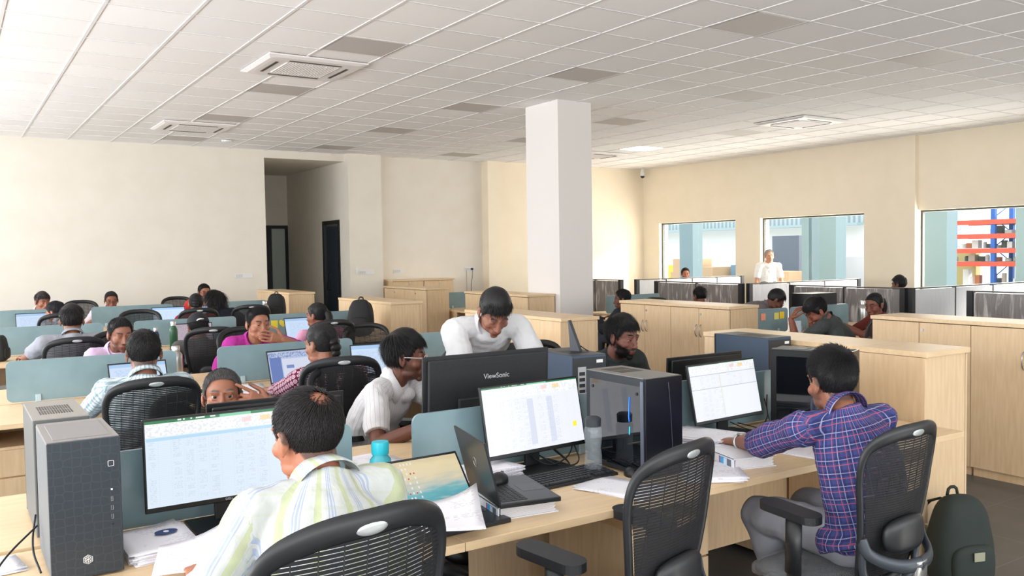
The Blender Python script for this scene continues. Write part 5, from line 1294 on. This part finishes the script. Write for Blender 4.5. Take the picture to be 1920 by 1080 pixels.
def person(label, H, ang, hips, face=None, pitch=0, roll=0, lh=None, rh=None, shirt=None, sleeve='short', pants=(70, 74, 84), skin=(150, 98, 72), hairc=(22, 20, 20), style='short',
           near=1, fem=False, beard=0, brow=1, glasses=None, standing=False, knees=None, hand_r=None, hand_l=None, cap=None, lip=None, gaze=None, sw=1.0, elbow_l=None, elbow_r=None, collar=True, watch=False, legs=True, feet=None, nk=.022, lids=.25, cup=.004, hem=0, collarc=None, build=1.0):
    t = thing('person', label, 'person', (hips[0], hips[1], 0))
    O = Vector((hips[0], hips[1], 0))
    fa = math.radians(ang); fwd = Vector((-math.sin(fa), math.cos(fa), 0)); side = Vector((math.cos(fa), math.sin(fa), 0)); Z_ = Vector((0, 0, 1))
    ha = math.radians(ang if face is None else face)
    MH = Matrix.Translation(Vector(H)-O) @ Matrix.Rotation(ha, 4, 'Z') @ Matrix.Rotation(math.radians(-pitch), 4, 'X') @ Matrix.Rotation(math.radians(roll), 4, 'Y')
    Hh = Vector(H)-O; P = Vector((0, 0, hips[2]+(0 if standing or hips[2] > .6 else .05))); 
    hu = MH.to_3x3() @ Z_; hf = MH.to_3x3() @ Vector((0, 1, 0))
    NB = Hh-hu*.105-hf*.045-Z_*nk           # base of the neck
    tv = (NB-P); tl = tv.length; tu = tv.normalized()
    # keep the torso curved: bulge backwards
    back = -(fwd-tu*fwd.dot(tu)).normalized()
    SH = NB-tu*.048+back*.005
    def sp(t_, b=.04): return P.lerp(SH, t_)+back*b*math.sin(t_*PI)
    B_ = build
    shw = .178*sw*B_
    sL = SH-side*shw+fwd*.012; sR = SH+side*shw+fwd*.012
    L1, L2 = .285, .255
    defl = lambda s: P+fwd*.40+side*s*.14+Z_*(.80-P.z) if not standing else P+side*s*.24+Z_*(-.18)+fwd*.03
    WL = Vector(lh)-O if lh else defl(-1); WR = Vector(rh)-O if rh else defl(1)
    eL, WL = ik(sL, WL, L1, L2, Vector(elbow_l) if elbow_l else (-side*.6-Z_*.8+back*.3)); eR, WR = ik(sR, WR, L1, L2, Vector(elbow_r) if elbow_r else (side*.6-Z_*.8+back*.3))
    vox = {2: .0042, 1: .0058, 0: .009}[near]
    # --- body: one continuous skin
    bm = bmesh.new(); head_prims(bm, MH, fem, lids)
    nr = .050 if fem else .058
    limb(bm, [Hh-hu*.03-hf*.02, Hh-hu*.085-hf*.03, NB, SH-tu*.02+back*.03], [nr, nr*.98, nr*1.02, nr*1.05])
    limb(bm, [sp(.0), sp(.35), sp(.7), sp(1)], [.12, .105, .125, .10], ry=[.09, .075, .09, .06], side=side)
    for s, S, E, W, hs, hd in ((-1, sL, eL, WL, False, hand_l), (1, sR, eR, WR, True, hand_r)):
        limb(bm, [SH+side*s*.03, SH.lerp(S, .6)+Z_*.012, S], [.045, .042, .045])
        limb(bm, [S, S.lerp(E, .5), E], [.048*B_, .043*B_, .036*B_]); limb(bm, [E, E.lerp(W, .35), W], [.037*B_, .038*B_, .026])
        hd = hd or {}
        dv = Vector(hd['dir']) if 'dir' in hd else ((W-E).normalized()+(Vector((0, 0, 0)) if standing else -Z_*(W-E).normalized().z))
        pn = Vector(hd['pn']) if 'pn' in hd else (-Z_ if not standing else -side*s)
        hand_prims(bm, W, dv, pn, hs, hd.get('curl', (.35, .4, .45, .5)), hd.get('thumb', .35), sp=.0225 if near == 2 else .0215)
    hipj = [P-side*.085, P+side*.085]
    if not standing:
        kn = [P+fwd*.43-side*.11+Z_*(.555-P.z), P+fwd*.43+side*.11+Z_*(.555-P.z)]
        if knees: kn = [Vector(k)-O for k in knees]
        ft = [k-Z_*(k.z-.085)+fwd*.02 for k in kn]
        if feet: ft = [Vector(k)-O for k in feet]
    else:
        kn = [h-Z_*(P.z-.48)+fwd*.02 for h in hipj]; ft = [h-Z_*(P.z-.085) for h in hipj]
    if legs:
        for h, k, f in zip(hipj, kn, ft):
            limb(bm, [h, h.lerp(k, .5), k], [.070, .062, .048]); limb(bm, [k, k.lerp(f, .4), f], [.047, .046, .034])
    me = to_mesh_remesh(bm, vox, 3 if near == 2 else 2, 'body', .45)
    Pv = verts_np(me); Mi = np.array(MH.inverted()); q = Pv@Mi[:3, :3].T+Mi[:3, 3]
    base = np.array(lin(skin)); col = np.tile(base, (len(Pv), 1)); x, y, z = q.T; ax = np.abs(x)
    inhead = (np.abs(q) < .16).all(1)
    def paint(m_, c, k):
        m_ = (m_*k*inhead)[:, None] if m_.dtype != bool else ((m_ & inhead)*k)[:, None]; col[:] = col*(1-m_)+np.array(lin(c))*m_
    sm = lambda v, a, b_: np.clip((v-a)/(b_-a), 0, 1)
    dk = tuple(int(v*.32+hv*.6) for v, hv in zip(skin, hairc))
    bm_ = sm(ax, .010, .014)*sm(.052-ax, 0, .006)*sm(y, .05, .06)*sm(z-(.0335+.004*np.sin(np.clip((ax-.012)/.04, 0, 1)*2.6)), -.0045, -.0015)*sm((.0405+.004*np.sin(np.clip((ax-.012)/.04, 0, 1)*2.6))-z, 0, .003)
    paint(bm_, hairc, .85*brow)
    lp = lip or (tuple(int(v*.82) for v in skin[:1])+tuple(int(v*.66) for v in skin[1:]))
    paint(sm(.0255-ax, 0, .004)*sm(y, .084, .089)*sm(z, -.081, -.077)*sm(-.0535-z, 0, .003), lp, .7)
    paint(sm(.006-np.abs(ax-.010), 0, .003)*sm(-.037-z, 0, .003)*sm(z, -.045, -.042)*sm(y, .09, .095), tuple(int(v*.35) for v in skin), .8)
    if beard > .2:
        jm = sm(-.030-z+.35*np.clip(.06-y, 0, .1), 0, .02)*sm(y, -.012, .004)*(1-sm(.024-ax, -.004, 0)*sm(z, -.082, -.078)*sm(-.050-z, 0, .003)*sm(y, .08, .085))
        jm *= 1-sm(.052-ax, 0, .012)*sm(z, -.048, -.044)*1.0
        jm *= 1-sm(-z, .125, .15)
        paint(jm, dk, min(1, beard))
    if beard:
        paint(sm(.032-ax, 0, .005)*sm(z, -.0535, -.0505)*sm(-.0415-z, 0, .003)*sm(y, .08, .085), dk, min(1, beard+.3))
    if style in ('short', 'crew', 'quiff', 'bald'):
        zt = np.interp(y, *ZL); paint(sm(z-zt, -.004, .004)*(1 if style != 'bald' else (np.linalg.norm(q-np.array([.004, -.072, .098]), axis=1) > .034)), dk if style != 'bald' else hairc, .8)
    at = me.color_attributes.new('tint', 'FLOAT_COLOR', 'POINT'); at.data.foreach_set('color', np.c_[col, np.ones(len(col))].astype(np.float32).ravel())
    me.materials.append(skin_mat('tone', skin)); bo = bpy.data.objects.new('body', me); COL.objects.link(bo); bo.parent = t
    # --- eyes
    if near and lids < .9:
        g = Vector(gaze) if gaze else Vector((0, 1, -.12 if pitch > 0 else -.03)); g.normalize()
        for s in (-1, 1):
            b = bmesh.new(); bmesh.ops.create_uvsphere(b, u_segments=20, v_segments=14, radius=1)
            for f in b.faces:
                n_ = f.calc_center_median().normalized().dot(g)
                f.material_index = 2 if n_ > .955 else (1 if n_ > .80 else 0)
            for v in b.verts: v.co = MH @ (v.co*.0128+Vector((s*.031, .0735, .0105)))
            obj('eye', b, [mat('eye_white', (172, 160, 152), .3), mat('eye_iris', (48, 30, 20), .15), mat('eye_pupil', (8, 8, 8), .1)], t, True)
    hair(t, MH, style, hairc, near, len(label)) if not cap else hair(t, MH, 'long' if cap == 'long' else 'short', hairc, near, 3)
    if beard > .8:
        rnd = random.Random(5); b = bmesh.new(); idx = np.where((jm > .5) & inhead & (z > -.118) & (y > .012))[0]
        nn = np.empty(len(Pv)*3, np.float32); me.vertices.foreach_get('normal', nn); nn = nn.reshape(-1, 3)
        for i in idx[::max(1, len(idx)//1300)]:
            p = Vector(Pv[i]); n_ = Vector(nn[i]); d = (n_*.5-hu*.9+Vector([rnd.uniform(-.3, .3) for _ in range(3)])).normalized()
            tube(b, [p-n_*.001, p+d*.003, p+d*.006], [.0014, .0011, .0004], 3)
        obj('beard', b, mat('hair_%d_%d_%d' % hairc, hairc, .55, spec=.35), t, True)
    if cap:
        b = bmesh.new(); bmesh.ops.create_uvsphere(b, u_segments=32, v_segments=20, radius=1)
        bmesh.ops.delete(b, geom=[f for f in b.faces if f.calc_center_median().z < -.02], context='FACES')
        for v in b.verts: v.co = MH @ (Vector((v.co.x*.091, v.co.y*.112, v.co.z*.098))+Vector((0, -.012, .042)))
        K = obj('cap', b, mat('cap_black', (22, 23, 28), .8), t, True)
        b = bmesh.new(); 
        for sgn in (1,):
            pr = [(math.cos(a)*.075, .085+math.sin(a)*.075) for a in [PI*k/12 for k in range(13)]]
            fs = prism(b, pr, .047, .051, 'z')
        for v in b.verts: v.co = MH @ (v.co+Vector((0, 0, -.010*abs(v.co.x)/.07)))
        obj('brim', b, mat('cap_black', (22, 23, 28), .8), K)
        b = bmesh.new(); tube(b, [MH @ Vector(v) for v in ((-.03, -.118, .05), (-.01, -.1235, .064), (.03, -.119, .062))], [.004, .008, .003], 8, ry=.0015, smoothpts=1); obj('emblem', b, M_white, K)
    if glasses:
        b = bmesh.new()
        for s in (-1, 1):
            L_ = [MH @ Vector((s*.033+.023*math.cos(a), .099-.004*math.cos(a)*s, .008+.017*math.sin(a))) for a in [2*PI*k/18 for k in range(19)]]
            tube(b, L_, .0016, 6); tube(b, [MH @ Vector(v) for v in ((s*.056, .094, .013), (s*.074, .06, .012), (s*.084, -.005, .010), (s*.082, -.02, -.006))], .0018, 6)
        tube(b, [MH @ Vector(v) for v in ((-.010, .101, .011), (0, .103, .014), (.010, .101, .011))], .0015, 6)
        obj('glasses', b, mat('glasses_'+glasses, {'dark': (30, 30, 32), 'clear': (214, 206, 204)}[glasses], .3), t, True)
    # --- shirt
    if shirt:
        bm = bmesh.new(); f = B_*(.93 if fem else 1)
        if hem: limb(bm, [P-Z_*hem+back*.02, P, sp(.1)], [.205*f, .205*f, .178*f], ry=[.160, .158, .135], side=side, n=24)
        limb(bm, [sp(-.10, 0), sp(.02, .01), sp(.3), sp(.55), sp(.8), sp(.97), NB-tu*.012+back*.01, NB+tu*.018+back*.006], [.168*f, .172*f, .158*f, .168*f, .172*f, .140*f, .078, .069], ry=[.115, .125, .118, .122, .118, .092, .070, .066], side=side, n=24)
        ell(bm, NB-tu*.060-back*.035, (.085*f, .06, .05), None, 3, None)
        for s, S, E, W in ((-1, sL, eL, WL), (1, sR, eR, WR)):
            limb(bm, [SH+side*s*.05+Z_*.004, SH.lerp(S, .65)+Z_*.008, S], [.062*f, .060*f, .067*f], n=14); limb(bm, [NB-tu*.032+side*s*.03+back*.012, (NB-tu*.022).lerp(S, .5)+Z_*.006+back*.012, S+Z_*.006], [.048*f, .050*f, .056*f], n=14)
            if sleeve == 'short': c_ = S.lerp(E, .80); limb(bm, [S, S.lerp(E, .4)], [.067*f, .063*f]); tube(bm, [S.lerp(E, .3), c_], [.063*f, .062*f], 16)
            elif sleeve == 'rolled': limb(bm, [S, S.lerp(E, .5), E], [.067*f, .059*f, .055*f]); tube(bm, [E, E.lerp(W, .30)], [.056*f, .052*f], 16)
            else: limb(bm, [S, S.lerp(E, .5), E], [.067*f, .058*f, .052*f]); tube(bm, [E, E.lerp(W, .5), E.lerp(W, .93)], [.052*f, .047*f, .036*f], 16)
        me = to_mesh_remesh(bm, {2: .0065, 1: .009, 0: .013}[near], 4 if near == 2 else 2, 'shirt')
        if near: displace(me, .012, 9, len(label)); displace(me, .004, 30, 3)
        segs = [(sp(0)[:], SH[:], side[:], .2)]
        for S, E, W in ((sL, eL, WL), (sR, eR, WR)): segs += [(S[:], E[:], fwd[:], .062), (E[:], W[:], fwd[:], .055)]
        set_pat(me, segs); me.materials.append(shirt); so_ = bpy.data.objects.new('shirt', me); COL.objects.link(so_); so_.parent = t
        if collar and near:
            b = bmesh.new(); nrm = (Hh-hu*.09-NB).normalized(); n_ = 28; up0 = nrm
            s0 = side; f0 = up0.cross(s0).normalized()*-1
            if f0.dot(fwd) < 0: f0 = -f0
            C_ = NB+back*.004+up0*cup; A = []; 
            for k in range(n_+1):
                a = PI/2+.28+(2*PI-.56)*k/n_
                rad = Vector((0, 0, 0))+s0*math.cos(a)*.075+f0*math.sin(a)*.073; ft_ = max(0, math.sin(a))
                dz = -up0*.030*ft_**2
                i_ = C_+rad*.97+dz; o1 = C_+rad+up0*.032+dz; o2 = C_+rad*(1.22+.08*ft_)-up0*(.016+.030*ft_**3)+dz+f0*.012*ft_
                A.append([b.verts.new(p) for p in (i_, o1, o1*1+rad*.05, o2, o2-rad*.05-up0*.002)])
            for p, q_ in zip(A, A[1:]):
                for j in range(4): b.faces.new((p[j], p[j+1], q_[j+1], q_[j])).smooth = True
            cm = collarc or shirt
            o_ = obj('collar', b, cm, so_, True); me2 = o_.data; set_pat(me2, [(C_[:], (C_+up0*.05)[:], s0[:], .2)])
    # --- trousers and shoes
    if legs:
        bm = bmesh.new(); pr = .098 if hem else .125; limb(bm, [P-side*.07-Z_*(.03 if hem else -.03), P+side*.07-Z_*(.03 if hem else -.03)], [pr*B_, pr*B_])
        for h, k, f in zip(hipj, kn, ft):
            limb(bm, [h-Z_*(.02 if hem else 0), h.lerp(k, .5), k], [(.085 if hem else .098)*B_, .086*B_, .068]); limb(bm, [k, k.lerp(f, .4), k.lerp(f, .93)], [.068, .064, .052])
        me = to_mesh_remesh(bm, .010 if near == 2 else .015, 3, 'trousers'); 
        if near == 2: displace(me, .012, 12, 4)
        pm = cloth_mat('trouser_%d_%d_%d' % pants, 'plain', [pants]); set_pat(me, [(hipj[0][:], kn[0][:], side[:], .2)]); me.materials.append(pm)
        o_ = bpy.data.objects.new('trousers', me); COL.objects.link(o_); o_.parent = t
        for f in ft:
            b = bmesh.new(); bmesh.ops.create_uvsphere(b, u_segments=20, v_segments=12, radius=1)
            for v in b.verts:
                x_, y_, z_ = v.co; zz = max(z_, -.75)
                w = side*x_*.045*(1-.15*y_)+fwd*(y_*.135+.055)+Z_*((zz*.045+.036)*(1 if y_ < 0 else 1-.35*y_)); v.co = Vector((f.x, f.y, .0))+w
            obj('shoe', b, M_black, t, True)
    if watch:
        b = bmesh.new(); d = (WL-eL).normalized(); c_ = WL-d*.02
        s_ = d.orthogonal().normalized(); t_ = d.cross(s_); tube(b, [c_+(s_*math.cos(a)+t_*math.sin(a))*.031 for a in [2*PI*k/20 for k in range(21)]], .0035, 6, ry=.009, side=d)
        Wt = obj('wrist_watch', b, M_silver, t, True); b = bmesh.new(); cyl(b, c_+Z_*.029, c_+Z_*.037, .019); obj('watch_face', b, [M_silver], Wt)
        b = bmesh.new(); cyl(b, c_+Z_*.0381, c_+Z_*.0388, .014); obj('dial', b, M_white, Wt)
    return t
SOL = lambda c: cloth_mat('cloth_%d_%d_%d' % c, 'plain', [c])
C_yel = cloth_mat('shirt_pale_stripes', 'stripes', [(190, 193, 190), (178, 185, 152), (158, 168, 190)])
C_plaid = cloth_mat('shirt_blue_red_plaid', 'plaid', [(62, 70, 122), (40, 44, 90), (186, 92, 104), (160, 162, 196)], .82)
C_pin = cloth_mat('shirt_white_pinstripe', 'pin', [(212, 210, 212), (130, 126, 132)])
C_plaid2 = cloth_mat('shirt_pale_green_plaid', 'plaid', [(196, 210, 216), (128, 150, 160), (232, 236, 236), (90, 110, 116)], .7)
C_dots = cloth_mat('dress_maroon_print', 'dots', [(98, 30, 62), (222, 190, 200)])
D1 = (176, 112, 82); D2 = (142, 88, 66); D3 = (104, 62, 48); D4 = (190, 128, 98)
BK = (20, 18, 19)
# foreground
person('man seen from behind, thinning crown, pale green and blue striped shirt, left foreground', (.752, 2.25, 1.150), 4, (.70, 1.98, .53), face=16, pitch=8, nk=.012, cup=-.010, sw=.92, elbow_r=(.1, .3, -1), shirt=C_yel, sleeve='long', skin=(168, 108, 82), hairc=(26, 22, 22), style='bald', near=2,
       lh=(.50, 2.36, .80), rh=(.90, 2.40, .79), build=1.0, pants=(60, 64, 74))
person('man in a blue and red plaid shirt and grey trousers at the right foreground desk', (2.725, 2.15, 1.115), -12, (2.74, 2.0, .53), face=-16, pitch=8, shirt=C_plaid, sleeve='rolled', skin=(146, 96, 74), hairc=BK, style='quiff', near=2, beard=.6,
       nk=.0, hem=.05, cup=-.020, rh=(3.08, 2.66, .80), lh=(2.715, 2.62, .812), hand_l=dict(dir=(.15, .97, -.12), pn=(0, 0, -1), curl=(.3, .35, .4, .45)), hand_r=dict(dir=(-.3, 1, 0), pn=(0, 0, -1)), pants=(140, 142, 150), watch=True, elbow_l=(-.9, -.1, -.6),
       knees=((2.655, 2.46, .56), (2.93, 2.44, .56)), feet=((2.73, 2.30, .085), (2.98, 2.42, .085)))
person('grey haired man frowning over a rear facing monitor, finger at his temple', (1.005, 4.15, .985), 180, (1.02, 4.50, .50), face=166, pitch=-3, lids=-.1, shirt=cloth_mat('cloth_teal_grey', 'plain', [(120, 146, 146)]), sleeve='short', skin=(148, 98, 76), hairc=(84, 82, 82), style='crew', near=2,
       lh=(1.175, 4.03, .945), hand_l=dict(dir=(-.86, .12, .42), pn=(-.30, .85, -.2), curl=(.05, 1.0, 1.1, 1.15)), elbow_l=(.4, -.5, -1), rh=(.86, 3.95, .79), gaze=(0, 1, .02), beard=.3)
person('man in a white shirt standing bent over the big rear facing monitor', (2.415, 4.12, 1.30), 172, (2.50, 4.52, .95), face=168, pitch=44, lids=1, cup=.018, shirt=SOL((208, 208, 210)), sleeve='short', skin=(138, 92, 74), hairc=BK, style='bend', near=2, standing=True,
       lh=(2.66, 3.82, .80), rh=(2.18, 3.82, .80), elbow_l=(.25, .7, -.5), elbow_r=(-.25, .7, -.5), hand_l=dict(dir=(0, -1, -.2), pn=(0, 0, -1)), hand_r=dict(dir=(0, -1, -.2), pn=(0, 0, -1)), pants=(40, 42, 50), build=1.08, collarc=SOL((210, 210, 214)))
person('man with glasses in a white striped shirt, turned to the right', (1.885, 4.10, 1.10), 215, (1.80, 4.40, .50), face=240, pitch=6, cup=.022, shirt=C_pin, sleeve='short', skin=(104, 64, 50), hairc=BK, style='mullet', near=2, glasses='clear', beard=.5,
       rh=(1.80, 3.70, .83), lh=(2.12, 3.72, .80), elbow_r=(-.75, .1, -.8), hand_r=dict(dir=(.8, -.5, 0), pn=(0, 0, -1)), hand_l=dict(dir=(.3, -1, 0), pn=(0, 0, -1)))
person('bearded man in a dark green shirt looking down behind the glass sided tower', (3.345, 4.18, 1.10), 180, (3.34, 4.56, .52), face=192, pitch=12, lids=.5, shirt=SOL((54, 60, 60)), sleeve='short', skin=(120, 78, 66), hairc=(20, 18, 18), style='mullet', near=2, beard=.95, collar=False)
# second row
person('man seen from behind in a pale plaid shirt in a mesh chair, second row', (.835, 5.05, 1.115), 2, (.80, 4.93, .52), face=-8, pitch=4, shirt=C_plaid2, sleeve='long', skin=(136, 92, 72), hairc=BK, style='short', near=1, lh=(.62, 5.5, .79), rh=(1.0, 5.5, .79))
person('woman in a maroon printed dress with a braided bun, second row', (1.785, 5.05, 1.095), 8, (1.88, 4.95, .50), face=25, pitch=6, shirt=C_dots, sleeve='long', skin=(146, 98, 76), hairc=BK, style='bun', near=1, fem=True, lh=(1.62, 5.5, .79), rh=(1.95, 5.5, .79), collar=False)
person('man in a lilac shirt smiling down at a phone', (1.05, 7.3, 1.045), 184, (1.10, 7.58, .50), face=190, pitch=13, lids=.7, shirt=SOL((206, 180, 212)), sleeve='short', skin=(138, 92, 74), hairc=BK, style='short', near=1, beard=.5, lh=(1.19, 7.12, .93), hand_l=dict(dir=(-.5, -.2, .7), pn=(-.6, .5, 0), curl=(.7, .7, .7, .7)), elbow_l=(.6, 0, -1))
person('man in a magenta shirt with a hand at his chin, second row', (1.925, 6.82, 1.105), 184, (1.98, 7.32, .50), face=188, pitch=7, lids=.5, shirt=SOL((166, 50, 140)), sleeve='short', skin=(154, 104, 82), hairc=BK, style='short', near=2, beard=.001,
       lh=(2.06, 6.66, .995), hand_l=dict(dir=(-.9, -.12, .22), pn=(-.05, 1, .1), curl=(.12, .16, .2, .25)), elbow_l=(1, 0, -.5), lip=(170, 110, 100))
# third row
person('man in a grey shirt seen from behind, third row left', (.82, 8.12, 1.115), 4, (.78, 8.0, .52), face=-10, pitch=6, shirt=SOL((150, 152, 160)), sleeve='short', skin=(130, 82, 60), hairc=(26, 22, 22), style='shaggy', near=1, build=1.1, lh=(.5, 8.6, .79), rh=(1.0, 8.6, .79))
person('person in a black cap and grey top seen from behind, third row', (1.79, 8.16, 1.0), -6, (1.86, 8.0, .50), face=-2, pitch=12, shirt=SOL((104, 102, 100)), sleeve='short', skin=(150, 96, 74), hairc=BK, style='short', near=1, cap='short', collar=False)
person('woman in a pink top with a dark ponytail, third row', (2.865, 8.2, 1.045), 12, (2.86, 8.02, .50), face=35, pitch=4, shirt=SOL((226, 162, 190)), sleeve='long', skin=(140, 88, 66), hairc=BK, style='pony', near=1, fem=True, collar=False)
# fourth row
person('person in a white shirt leaning to a laptop, fourth row left', (.985, 11.3, 1.02), 15, (1.0, 11.15, .50), face=50, pitch=18, shirt=SOL((226, 230, 236)), sleeve='long', skin=(176, 116, 92), hairc=(28, 26, 32), style='short', near=1)
person('far man with tousled hair behind the leftmost fourth row divider', (1.03, 13.5, 1.05), 178, (1.02, 13.8, .50), face=200, pitch=12, shirt=SOL((210, 196, 196)), sleeve='short', skin=(150, 98, 76), hairc=(44, 34, 36), style='shaggy', near=1)
person('far man with glasses looking down behind the fourth row divider', (1.845, 13.5, 1.035), 182, (1.75, 13.78, .50), face=176, pitch=14, shirt=SOL((226, 214, 220)), sleeve='short', skin=(140, 88, 68), hairc=(48, 42, 42), style='crew', near=1, glasses='dark')
person('far man with glasses in a red shirt behind the two women', (3.07, 13.55, 1.10), 180, (3.05, 13.83, .50), face=186, pitch=10, shirt=SOL((196, 60, 56)), sleeve='short', skin=(150, 98, 74), hairc=BK, style='short', near=1, glasses='dark')
person('woman in a red and black top seen from behind, fourth row', (2.40, 11.0, 1.066), 0, (2.37, 10.93, .50), face=-15, pitch=6, shirt=SOL((150, 34, 48)), sleeve='long', skin=(150, 96, 74), hairc=BK, style='bun', near=1, fem=True, collar=False)
person('woman in a black cap with long dark hair, fourth row', (2.76, 11.62, 1.06), 30, (3.05, 11.3, .50), face=62, pitch=8, shirt=SOL((30, 32, 44)), sleeve='long', skin=(160, 104, 80), hairc=BK, style='long', near=1, cap='long', fem=True, collar=False)
# right groups
person('person with short dark hair seated beyond the cabinets right of the column', (6.88, 8.6, 1.024), 10, (6.9, 8.45, .5), face=50, pitch=8, shirt=SOL((40, 42, 50)), sleeve='long', skin=(110, 70, 54), hairc=BK, style='short', near=1)
person('person whose dark hair just shows above the right cabinet run', (8.29, 8.7, 1.0), 0, (8.3, 8.55, .48), face=-10, pitch=14, shirt=SOL((70, 76, 90)), sleeve='short', skin=(120, 76, 58), hairc=BK, style='shaggy', near=0)
person('man in a grey shirt with glasses bending over the desk at the right', (7.86, 7.0, 1.03), 215, (7.3, 7.25, .75), face=235, pitch=40, lids=1, shirt=SOL((112, 106, 106)), sleeve='short', skin=(110, 68, 52), hairc=BK, style='bend', near=1, glasses='dark', lh=(7.5, 6.75, .80), rh=(7.2, 6.75, .80), legs=False)
person('man in a dark grey shirt, head bowed against his raised arm', (6.33, 5.16, 1.06), 20, (6.58, 5.0, .50), face=62, pitch=38, lids=1, shirt=SOL((66, 70, 70)), sleeve='short', skin=(128, 76, 58), hairc=BK, style='shaggy', near=2, lh=(6.19, 5.33, 1.0), elbow_l=(-.3, .6, -1.2), hand_l=dict(dir=(.35, -.35, .8), pn=(.7, -.4, -.2), curl=(.8, .8, .8, .8)), rh=(6.7, 5.5, .79))
person('woman in profile with dark hair tied back beside the steel flask', (7.70, 5.55, 1.04), 60, (7.95, 5.35, .50), face=88, pitch=14, lids=.6, shirt=SOL((110, 50, 46)), sleeve='short', skin=(120, 72, 56), hairc=BK, style='pony', near=1, fem=True, lh=(7.42, 5.75, .86), rh=(7.5, 5.9, .80), collar=False)
person('person whose dark hair shows over the pale screen left of the right window', (11.25, 7.7, 1.09), 0, (11.25, 7.55, .5), face=10, pitch=6, shirt=SOL((90, 96, 110)), sleeve='short', skin=(120, 76, 58), hairc=BK, style='shaggy', near=0)
person('man whose forehead shows above the pale screen in the left window', (12.0, 13.0, 1.155), 160, (12.0, 13.2, .55), face=150, pitch=6, shirt=SOL((120, 130, 150)), sleeve='short', skin=(176, 112, 84), hairc=(40, 34, 32), style='short', near=1)
person('grey haired man in a white shirt standing before the middle window', (12.55, 11.32, 1.495), 148, (12.55, 11.33, .90), face=148, pitch=-2, shirt=SOL((244, 242, 236)), sleeve='short', skin=(214, 156, 122), hairc=(178, 172, 168), style='short', near=1, standing=True, pants=(90, 90, 96))
